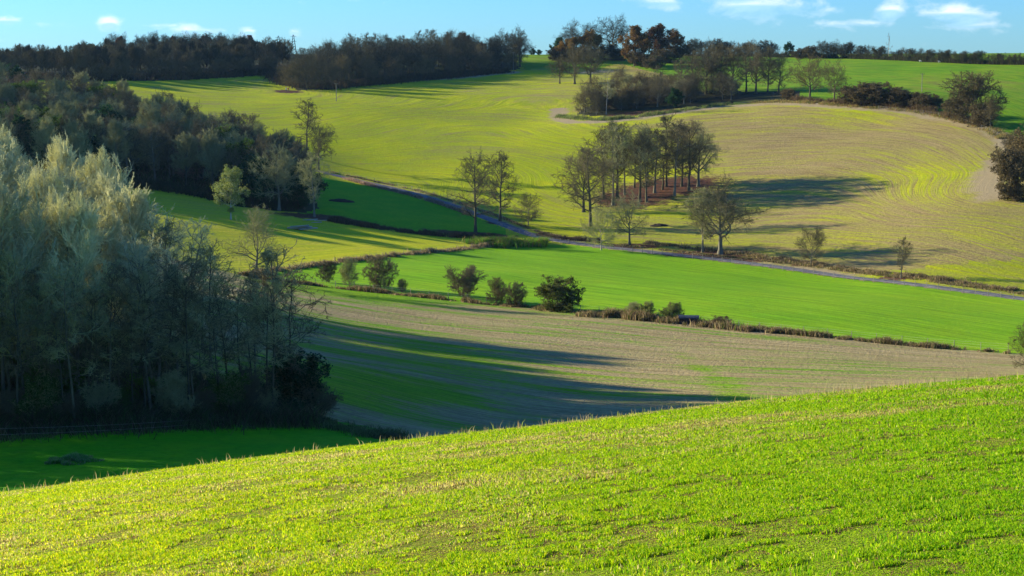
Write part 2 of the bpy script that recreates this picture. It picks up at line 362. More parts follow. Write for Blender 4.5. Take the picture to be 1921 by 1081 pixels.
# ------------------------------------------------------------------ ground sheets
def build_terrain():
    inner = np.radians(np.linspace(-20, 20, 640))
    side = np.radians(np.linspace(20, 75, 90))[1:]; back = np.radians(np.linspace(75, 285, 40))[1:-1]
    th = np.concatenate([inner, side, back, -side[::-1] + 2 * math.pi])
    rr = np.concatenate([[0.6], np.geomspace(2.0, 1100, 900), np.geomspace(1150, 9000, 24)])
    T, R = np.meshgrid(th, rr, indexing='ij')
    X, Y = R * np.sin(T), R * np.cos(T)
    Z, A, B = z_all(X.ravel(), Y.ravel()); nT, nR = T.shape
    X, Y = X.ravel(), Y.ravel()
    V = np.stack([X, Y, Z], 1)
    # crossfall under the road
    dr = dpoly(X, Y, ROADw)
    V[:, 2] -= 0.18 * np.clip(1 - dr / 3.5, 0, 1) * (Y > 100)
    n = np.arange(nT); n2 = (n + 1) % nT; r = np.arange(nR - 1)
    idx = lambda a, b: a[:, None] * nR + b[None, :]
    Q = np.stack([idx(n, r), idx(n, r + 1), idx(n2, r + 1), idx(n2, r)], -1).reshape(-1, 4)
    fx, fy = X[Q].mean(1), Y[Q].mean(1)
    reg = np.full(len(Q), 'hillside_field', dtype='<U20')
    nearf = (A > B - 0.3)[Q].mean(1) > 0.5
    # the land on this side of the road
    yroad_w = np.vstack([cast([(-700, 330), (0, 330), (400, 330)], True), ROADw, cast([(2900, 640)], True)])
    yline = np.interp(fx / fy, yroad_w[:, 0] / yroad_w[:, 1], yroad_w[:, 1])
    this = fy < yline
    reg[this] = 'stubble_field'
    yd = np.interp(fx / fy, [a[0] / a[1] for a in HEDGEw], [a[1] for a in HEDGEw])
    reg[this & (fy > yd) & (fx / fy < 0.05)] = 'lit_field'
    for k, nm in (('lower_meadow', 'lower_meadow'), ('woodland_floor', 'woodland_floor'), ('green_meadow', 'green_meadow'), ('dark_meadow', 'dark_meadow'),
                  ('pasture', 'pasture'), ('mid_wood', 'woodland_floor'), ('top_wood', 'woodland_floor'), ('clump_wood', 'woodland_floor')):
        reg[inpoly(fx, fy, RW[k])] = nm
    reg[(fy > 860) & (reg == 'hillside_field')] = 'pasture'
    reg[nearf | (fy < 60)] = 'foreground_meadow'
    # attributes
    row = np.zeros(len(X)); m_ = (Y > 60) & (Y < 1050) & (np.abs(X) < 500)
    P = np.stack([X, Y], 1) / 100
    rf = np.zeros(len(X)); rf[m_] = tps_eval(RF, P[m_])
    rs = np.zeros(len(X)); rs[m_] = tps_eval(RS, P[m_])
    rl = np.zeros(len(X)); rl[m_] = tps_eval(RL, P[m_])
    mline = cast([(1048, 205), (1046, 222), (1070, 230), (1150, 228), (1250, 214), (1350, 200), (1450, 194), (1600, 202), (1700, 208), (1800, 228), (1870, 250), (1905, 285)], True)
    mg = np.clip(1.25 - dpoly(X, Y, mline) / 5.0, 0, 1)
    mg = np.maximum(mg, np.clip(1.2 - dpoly(X, Y, cast([(760, 152), (880, 143), (960, 136)], True)) / 8, 0, 1))
    mg = np.maximum(mg, np.clip(1.2 - dpoly(X, Y, cast([(1885, 300), (1850, 345), (1862, 370)], True)) / 7.5, 0, 1))
    mg = np.maximum(mg, 0.75 * np.clip(1.2 - dpoly(X, Y, cast([(1100, 137), (1140, 133)], True)) / 10, 0, 1))
    mg = np.maximum(mg, 0.8 * np.clip(1.3 - dpoly(X, Y, ROADw) / 4.5, 0, 1) * (Y > 330))
    def blobs(L):
        c = cast([(a, b) for a, b, _, _ in L], True); o = np.zeros(len(X))
        for (q, (_, _, sx, sy)) in zip(c, L): o = np.maximum(o, 1.3 * np.exp(-((X - q[0]) / sx) ** 2 - ((Y - q[1]) / sy) ** 2))
        return np.clip(o, 0, 1)
    lit = blobs([(1200, 366, 11, 18), (1260, 350, 14, 16), (1165, 372, 8, 14), (1310, 346, 6, 9), (1350, 478, 9, 7), (1300, 476, 8, 5), (1190, 462, 7, 4), (1410, 488, 7, 3),
                 (1690, 520, 5, 3), (1515, 495, 4, 3), (900, 441, 9, 4), (870, 438, 10, 3), (600, 408, 12, 6), (700, 425, 10, 3), (1240, 210, 9, 6), (1180, 214, 9, 6), (540, 172, 6, 10), (930, 418, 3, 3)])
    soil = np.zeros(len(X))
    # the right-hand part of the hill is thinly grown, the left part thick
    soil += 0.135 * np.clip((X - 10) / 60, 0, 1) * (Y > 330) - 0.02 * np.clip((20 - X) / 40, 0, 1)
    for (q, s, a) in zip(cast([(1130, 260), (1060, 330), (1330, 195), (700, 270), (1620, 205), (1800, 330), (900, 290), (1480, 260)], True), (25, 30, 14, 50, 14, 18, 30, 35), (-.08, -.10, -.16, -.02, -.16, -.10, .03, .04)):
        soil += a * np.exp(-((X - q[0]) ** 2 + (Y - q[1]) ** 2) / s ** 2)
    ssoil = np.zeros(len(X))
    trk = [cast([(1380, 770), (1330, 700), (1260, 655), (1180, 640)], True), cast([(1400, 760), (1370, 712), (1300, 690)], True)]
    for l in trk: ssoil -= 0.05 * np.clip(1.4 - dpoly(X, Y, l) / 1.3, 0, 1)
    for (q, s, a) in zip(cast([(820, 670), (700, 740), (600, 610), (620, 545), (780, 560), (560, 700), (960, 700), (1400, 720)], True), (12, 12, 16, 14, 14, 16, 10, 20), (-.12, -.12, -.10, -.22, -.10, -.12, -.05, -.04)):
        ssoil += a * np.exp(-((X - q[0]) ** 2 + (Y - q[1]) ** 2) / s ** 2)
    specs = {'hillside_field': ('hillside', 'hillside_field', rf, soil), 'lit_field': ('field', 'lit_field', rl, soil * 0), 'stubble_field': ('stubble_field', 'stubble_field', rs, ssoil),
             'green_meadow': ('green_field', 'green_meadow', rf, None), 'dark_meadow': ('meadow', 'dark_meadow', rf, None), 'lower_meadow': ('valley_meadow', 'lower_meadow', rf, None),
             'pasture': ('pasture', 'pasture', rf, soil * 0), 'woodland_floor': ('woodland_ground', 'woodland_floor', rf, None), 'foreground_meadow': ('ground', 'foreground_meadow', rf, soil * 0)}
    for k, (nm, mk, rw, sa) in specs.items():
        f = Q[reg == k]
        if not len(f): continue
        us, inv = np.unique(f.ravel(), return_inverse=True)
        me = new_mesh(nm, V[us], quads=inv.reshape(-1, 4)[:, ::-1] if False else inv.reshape(-1, 4), smooth=True)
        fattr(me, 'row', rw[us]); fattr(me, 'soil', (np.zeros(len(X)) if sa is None else sa)[us]); fattr(me, 'margin', mg[us]); fattr(me, 'litter', lit[us])
        o = link(nm, me, M[mk]); tag(o, kind='structure')


build_terrain()


def zat(x, y): return float(_zz(np.array([x]), np.array([y]))[0])


def resample(w, step):
    w = np.asarray(w)[:, :2]; d = np.r_[0, np.cumsum(np.hypot(*np.diff(w, axis=0).T))]; n = max(2, int(d[-1] / step)); t = np.linspace(0, d[-1], n)
    # smooth the corners
    x, y = np.interp(t, d, w[:, 0]), np.interp(t, d, w[:, 1])
    k = max(1, int(6 / step)); ker = np.ones(2 * k + 1) / (2 * k + 1)
    xs = np.convolve(np.pad(x, k, 'edge'), ker, 'valid'); ys = np.convolve(np.pad(y, k, 'edge'), ker, 'valid')
    return xs, ys


def road():
    x, y = resample(ROADw, 2.0); tx, ty = np.gradient(x), np.gradient(y); L = np.hypot(tx, ty); nx, ny = -ty / L, tx / L
    offs = np.array([-1.5, -1.38, -0.7, 0, 0.7, 1.38, 1.5]); hts = np.array([-0.12, 0.03, 0.06, 0.07, 0.06, 0.03, -0.12])
    V = []
    z0 = _zz(x, y)
    for i in range(len(x)):
        for o, h in zip(offs, hts): V.append((x[i] + nx[i] * o, y[i] + ny[i] * o, z0[i] + h + 0.02))
    n = len(offs); Q = [(i * n + j, i * n + j + 1, (i + 1) * n + j + 1, (i + 1) * n + j) for i in range(len(x) - 1) for j in range(n - 1)]
    me = new_mesh('road', np.array(V), quads=np.array(Q), smooth=True)
    m, t, b = base_mat('asphalt'); pos = t.node('ShaderNodeNewGeometry').outputs['Position']
    t.put(b.inputs['Base Color'], t.mix(t.ramp(t.noise(pos, .5, 6, .75), .35, .65), (0.09, 0.09, 0.105), (0.20, 0.19, 0.175))); b.inputs['Roughness'].default_value = .8
    tag(link('road', me, m), kind='structure')
    return x, y, nx, ny


RX, RY, RNX, RNY = road()


# ------------------------------------------------------------------ bark, twigs, leaves
def bark_mat(name, c1, c2, rand=0.25, leafy=False):
    m, t, b = base_mat(name)
    oi = t.node('ShaderNodeObjectInfo').outputs['Random']; pos = t.node('ShaderNodeNewGeometry').outputs['Position']
    c = t.mix(t.noise(pos, 0.5 if leafy else 1.4, 3, 0.6), c1, c2)
    c = t.mix(1.0, c, t.comb(t.ramp(oi, 0, 1, 1 - rand, 1 + rand, False), t.ramp(oi, 0, 1, 1 - rand * .9, 1 + rand * .8, False), t.ramp(oi, 0, 1, 1 - rand * .6, 1 + rand * .5, False)), 'MULTIPLY')
    t.put(b.inputs['Base Color'], c)
    if leafy:
        tr = t.node('ShaderNodeBsdfTranslucent'); t.put(tr.inputs[0], c)
        mx = t.node('ShaderNodeMixShader'); mx.inputs[0].default_value = 0.35
        t.l.new(b.outputs[0], mx.inputs[1]); t.l.new(tr.outputs[0], mx.inputs[2]); t.l.new(mx.outputs[0], t.n['Material Output'].inputs[0])
    return m


BK = {'grey': bark_mat('bark_grey', (0.12, 0.115, 0.08), (0.22, 0.205, 0.14)), 'dark': bark_mat('bark_dark', (0.075, 0.07, 0.045), (0.14, 0.125, 0.07)), 'pale': bark_mat('bark_pale', (0.34, 0.30, 0.22), (0.45, 0.40, 0.30))}
TW = {'silver': bark_mat('twigs_silver', (0.46, 0.48, 0.19), (0.76, 0.71, 0.37), .22), 'olive': bark_mat('twigs_olive', (0.125, 0.105, 0.05), (0.20, 0.17, 0.085)),
      'brown': bark_mat('twigs_brown', (0.10, 0.085, 0.04), (0.16, 0.13, 0.06)), 'dim': bark_mat('twigs_dim', (0.055, 0.055, 0.03), (0.10, 0.09, 0.05)), 'sage': bark_mat('twigs_sage', (0.24, 0.245, 0.09), (0.37, 0.355, 0.16)),
      'reddish': bark_mat('twigs_reddish', (0.28, 0.15, 0.10), (0.36, 0.22, 0.14))}
LF = {'ever': bark_mat('leaves_evergreen', (0.02, 0.055, 0.02), (0.04, 0.10, 0.03), .25, True), 'ivy': bark_mat('leaves_ivy', (0.09, 0.20, 0.02), (0.16, 0.30, 0.03), .2, True),
      'copper': bark_mat('leaves_copper', (0.12, 0.07, 0.02), (0.20, 0.115, 0.03), .2, True), 'amber': bark_mat('leaves_amber', (0.20, 0.11, 0.02), (0.27, 0.17, 0.03), .2, True),
      'rust': bark_mat('leaves_rust', (0.075, 0.045, 0.025), (0.12, 0.065, 0.03), .2, True), 'ivydark': bark_mat('leaves_ivydark', (0.05, 0.10, 0.015), (0.09, 0.15, 0.02), .2, True), 'lime': bark_mat('leaves_lime', (0.20, 0.27, 0.05), (0.36, 0.38, 0.10), .2, True),
      'olive': bark_mat('leaves_olive', (0.07, 0.10, 0.02), (0.13, 0.15, 0.03), .2, True), 'dull': bark_mat('leaves_dull', (0.10, 0.085, 0.04), (0.16, 0.12, 0.06), .2, True)}


# ------------------------------------------------------------------ tree growth
def nrm(a): return a / (np.linalg.norm(a, axis=-1, keepdims=True) + 1e-9)


def env_dist(p, d, E):
    """distance from p along d to the crown outline E = (radius, z0, z1, lumps)"""
    rx, z0, z1, lum = E; c = np.array([0, 0, (z0 + z1) / 2]); sc = np.array([rx, rx, (z1 - z0) / 2])
    az = np.arctan2(d[..., 1] * .7 + p[..., 1] / rx * .6, d[..., 0] * .7 + p[..., 0] / rx * .6)
    k = 1 + lum[0] * np.sin(az * 2 + lum[1]) + lum[0] * .7 * np.sin(az * 3 + lum[2] + d[..., 2] * 4) + lum[0] * .6 * np.sin(az * 5 + lum[3] - d[..., 2] * 7)
    q, e = (p - c) / sc / k[..., None], d / sc / k[..., None]
    a = (e * e).sum(-1); b = (q * e).sum(-1); cc = (q * q).sum(-1) - 1
    return np.maximum((-b + np.sqrt(np.maximum(b * b - a * cc, 0))) / (a + 1e-9), 0)


def spawn(rg, P, R, n, t0, t1, lr, ang, K, wander, up, rr, rmin, E, taper=0.25, fit=0.0, rel=None, droop=0.0):
    """children of the polylines P (N,K,3), kept inside the crown outline; returns their polylines and radii"""
    N, KP, _ = P.shape
    L = np.linalg.norm(np.diff(P, axis=1), axis=-1).sum(1)
    t = (np.arange(n)[None, :] + rg.random((N, n))) / n; t = t0 + (t1 - t0) * t
    f = t * (KP - 1); i = np.clip(f.astype(int), 0, KP - 2); w = (f - i)[..., None]; k = np.arange(N)[:, None]
    p = P[k, i] * (1 - w) + P[k, i + 1] * w; r = R[k, i] * (1 - w[..., 0]) + R[k, i + 1] * w[..., 0]
    tg = nrm(P[k, i + 1] - P[k, i])
    if rel is not None:      # limbs of the trunk: golden-angle bearings, elevation given by the height on the trunk
        az = np.arange(n)[None, :] * 2.399 + rg.normal(size=t.shape) * .35; el = np.radians(rel(t) + rg.normal(size=t.shape) * 8)
        d = np.stack([np.cos(el) * np.cos(az), np.cos(el) * np.sin(az), np.sin(el)], -1)
    else:
        rnd = nrm(rg.normal(size=tg.shape)); per = nrm(rnd - (rnd * tg).sum(-1, keepdims=True) * tg)
        a = np.radians(ang + rg.normal(size=t.shape) * ang * 0.25)[..., None]
        d = tg * np.cos(a) + per * np.sin(a)
    D = env_dist(p, d, E)
    if fit: ln = D * fit * (0.80 + 0.24 * rg.random(t.shape))
    else: ln = np.minimum(L[:, None] * lr * (1 - 0.40 * t) * (0.7 + 0.6 * rg.random(t.shape)), D * (.85 + .3 * rg.random(t.shape)) + .15)
    p, d, ln, r = p.reshape(-1, 3), d.reshape(-1, 3), ln.ravel(), np.maximum(np.minimum(r.ravel() * rr, ln.ravel() * .035 + rmin), rmin)
    pts = [p]
    for j in range(K - 1):
        d = nrm(d + rg.normal(size=d.shape) * wander + np.array([0, 0, up - droop * j / K]))
        pts.append(pts[-1] + d * (ln / (K - 1))[:, None])
    C = np.stack(pts, 1); rad = r[:, None] * np.linspace(1, taper, K)[None, :]
    return C, np.maximum(rad, rmin * .55)


def tubes(P, R, s):
    N, K, _ = P.shape
    T = np.empty_like(P); T[:, 1:-1] = P[:, 2:] - P[:, :-2]; T[:, 0] = P[:, 1] - P[:, 0]; T[:, -1] = P[:, -1] - P[:, -2]; T = nrm(T)
    ref = nrm(T.mean(1)); a = np.where(np.abs(ref[:, 2:3]) > 0.8, np.array([[1., 0, 0]]), np.array([[0, 0, 1.]]))
    U = nrm(np.cross(T, a[:, None, :])); Wv = np.cross(T, U)
    an = np.arange(s) * 2 * math.pi / s
    ring = P[:, :, None] + R[:, :, None, None] * (U[:, :, None] * np.cos(an)[None, None, :, None] + Wv[:, :, None] * np.sin(an)[None, None, :, None])
    V = ring.reshape(-1, 3); b = (np.arange(N) * K * s)[:, None, None]; kk = np.arange(K - 1)[None, :, None] * s; j = np.arange(s)[None, None, :]; j2 = (j + 1) % s
    Q = np.stack([b + kk + j, b + kk + j2, b + kk + s + j2, b + kk + s + j], -1).reshape(-1, 4)
    return V, Q


def join(parts):
    Vs, Qs, o = [], [], 0
    for V, Q in parts: Vs.append(V); Qs.append(Q + o); o += len(V)
    return np.vstack(Vs), np.vstack(Qs)


def leaf_quads(rg, C, n, size, jitter):
    """n small leaf faces spread over the polylines C"""
    N, K, _ = C.shape
    k = rg.integers(0, N, n); f = rg.random(n) ** 0.7 * (K - 1); i = np.clip(f.astype(int), 0, K - 2); w = (f - i)[:, None]
    p = C[k, i] * (1 - w) + C[k, i + 1] * w + rg.normal(size=(n, 3)) * jitter
    a = nrm(rg.normal(size=(n, 3))); b = nrm(np.cross(a, nrm(rg.normal(size=(n, 3))))); s = size * (0.5 + rg.random((n, 1)))
    V = np.stack([p - a * s, p - b * s * .6, p + a * s, p + b * s * .6], 1).reshape(-1, 3)
    return V, np.arange(n * 4).reshape(-1, 4)


NOM = 16.0


def make_tree(seed, kind):
    """returns (trunk arrays, crown arrays, foliage arrays or None), about 16 m tall"""
    rg = np.random.default_rng(seed); H = NOM
    S = dict(tf=.6, env=(.35, .15, 1.0), lump=.09, n1=13, t1=.3, e0=5, e1=75, up1=.04, w1=.15, n2=11, l2=.55, a2=46, up2=.03, w2=.22, n3=8, l3=.50, a3=46, up3=.02, n4=5, l4=.62, a4=42, up4=.0, rt=.26, tw=.019, leaves=0, ls=.22, lj=.2, lean=.012, droop=0.0)
    S.update(KINDS[kind]); tf = S['tf']; e = S['env']; E = (e[0] * H, e[1] * H, e[2] * H, (S['lump'], *(rg.random(3) * 6.28)))
    K = 9; z = np.linspace(0, 1, K); tr = np.zeros((1, K, 3)); tr[0, :, 2] = z * H * tf
    wob = np.cumsum(rg.normal(size=(K, 2)) * 0.08 * tf * 1.6, 0) * z[:, None]; tr[0, :, :2] = wob + z[:, None] * rg.normal(size=2) * S['lean'] * H
    rad = S['rt'] * (1 - 0.80 * z)[None, :] * np.where(z < .04, 1.45, 1.0)[None, :]
    C1, R1 = spawn(rg, tr, rad, S['n1'], S['t1'], 1.0, 1, 0, 8, S['w1'], S['up1'], .62, .035, E, .20, fit=.92, rel=lambda t: S['e0'] + (S['e1'] - S['e0']) * np.clip((t - S['t1']) / (1 - S['t1']), 0, 1) ** 1.15, droop=S['droop'])
    C2, R2 = spawn(rg, C1, R1, S['n2'], .14, 1.0, S['l2'], S['a2'], 6, S['w2'], S['up2'], .62, S['tw'] * 2.0, E)
    C3, R3 = spawn(rg, C2, R2, S['n3'], .12, 1.0, S['l3'], S['a3'], 4, .22, S['up3'], .6, S['tw'] * 1.3, E)
    C4, R4 = spawn(rg, C3, R3, S['n4'], .1, 1.0, S['l4'], S['a4'], 3, .25, S['up4'], .6, S['tw'] * .8, E, .4)
    trunk = join([tubes(tr, rad, 8), tubes(C1, R1, 5)])
    crown = join([tubes(C2, R2, 4), tubes(C3, R3, 3), tubes(C4, R4, 3)])
    fol = leaf_quads(rg, np.concatenate([C4], 0), S['leaves'], S['ls'], S['lj']) if S['leaves'] else None
    top = np.percentile(crown[0][:, 2], 99.5); sc = H / top
    return [(v * sc, q) for v, q in [trunk, crown] + ([fol] if fol else [])]


KINDS = {
 'oak': dict(tf=.50, env=(.47, .10, 1.0), lump=.11, t1=.36, n1=13, e0=12, e1=78, w1=.24, w2=.28, rt=.36),
 'lime': dict(tf=.84, env=(.32, .14, 1.0), lump=.10, t1=.20, n1=20, e0=15, e1=70, w1=.17, n2=9, n3=7, rt=.26, up1=.06),
 'round': dict(tf=.45, env=(.46, .03, 1.0), lump=.07, t1=.22, n1=17, e0=2, e1=80, w1=.12, n2=11, n3=8, rt=.24, a2=40),
 'slim': dict(tf=.88, env=(.21, .18, 1.0), lump=.14, t1=.26, n1=20, e0=20, e1=70, w1=.16, n2=8, n3=6, rt=.17, up1=.05),
 'brush': dict(tf=.80, env=(.30, .20, 1.0), lump=.12, t1=.26, n1=19, e0=30, e1=80, up1=.10, w1=.10, n2=11, l2=.55, a2=32, up2=.14, w2=.14, n3=8, l3=.55, a3=32, up3=.13, n4=5, l4=.8, a4=28, up4=.10, rt=.17, tw=.025),
 'shrub': dict(tf=.36, env=(.54, .02, 1.0), lump=.09, t1=.12, n1=18, e0=6, e1=80, w1=.18, n2=11, n3=8, n4=7, rt=.26, tw=.045),
 'thicket': dict(tf=.30, env=(.55, .0, 1.0), lump=.12, t1=.05, n1=20, e0=4, e1=80, w1=.2, n2=9, n3=7, n4=5, rt=.2, tw=.04, leaves=12000, ls=.26, lj=.3),
 'leafy': dict(tf=.60, env=(.42, .10, 1.0), lump=.10, t1=.2, n1=16, e0=5, e1=75, w1=.18, n2=9, n3=6, n4=4, rt=.3, leaves=17000, ls=.22, lj=.3),
 'halfleaf': dict(tf=.70, env=(.33, .14, 1.0), lump=.12, t1=.25, n1=16, w1=.2, n2=9, n3=7, n4=6, rt=.22, leaves=6500, ls=.19, lj=.3),
 'spruce': dict(tf=.97, env=(.24, -.3, 1.02), lump=.03, t1=.08, n1=95, e0=-6, e1=25, up1=.0, w1=.05, n2=9, l2=.34, a2=48, up2=-.03, n3=4, l3=.5, n4=2, rt=.2, leaves=16000, ls=.14, lj=.12),
 'snag': dict(tf=.85, env=(.22, .25, 1.0), lump=.2, t1=.3, n1=11, n2=5, n3=4, n4=3, rt=.26, w1=.25),
 'understory': dict(tf=.86, env=(.24, .25, 1.0), lump=.15, t1=.35, n1=13, e0=15, e1=70, w1=.24, n2=7, n3=6, n4=5, rt=.13, tw=.016, lean=.05),
}
PROTO = {}


def proto(kind, var):
    key = (kind, var)
    if key not in PROTO:
        ar = make_tree(hash((sum(map(ord, kind)), var)) % 100000 + var * 7, kind)
        names = ['trunk', 'crown', 'foliage']
        PROTO[key] = [(new_mesh(n, a[0], quads=a[1], smooth=(n == 'trunk'))) for n, a in zip(names, ar)]
    return PROTO[key]


MATVAR = {}


def part_mesh(kind, var, i, mat):
    k = (kind, var, i, mat.name)
    if k not in MATVAR:
        me = proto(kind, var)[i]
        if me.users > 0 or me.materials: me = me.copy()
        me.materials.clear(); me.materials.append(mat); MATVAR[k] = me
    return MATVAR[k]


def tree(name, x, y, h, kind, var, bark, twig, leaf=None, label='', cat='tree', group=None, rz=0.0, wide=1.0, sink=0.1, tilt=(0, 0)):
    e = bpy.data.objects.new(name, None); COL.objects.link(e); e.empty_display_size = 0.5
    e.location = (x, y, zat(x, y) - sink); s = h / NOM; e.scale = (s * wide, s * wide, s); e.rotation_euler = (tilt[0], tilt[1], rz)
    tag(e, label, cat, group)
    n = len(proto(kind, var))
    for i, nm in zip(range(n), ('trunk', 'crown', 'foliage')):
        mt = BK[bark] if i == 0 else (TW[twig] if i == 1 else LF[leaf or 'olive'])
        link(nm, part_mesh(kind, var, i, mt), None, e)
    return e


rnd = random.Random(5)


def at_px(px, py, hpx, *a, far=True, **k):
    w = cast([(px, py)], far)[0]; k_ = 1.2 if a[0] in ('hawthorn', 'leafy_bush', 'yellow_bush') else (1.17 if py < 125 and 1030 < px < 1280 else 1.07)
    h = hpx * w[1] / FOC * k_
    k['wide'] = k.get('wide', 1) * (1.25 if k_ == 1.17 else 1.1)
    k.setdefault('rz', rnd.uniform(0, 6.28))
    return tree(a[0], w[0], w[1], h, *a[1:], **k)


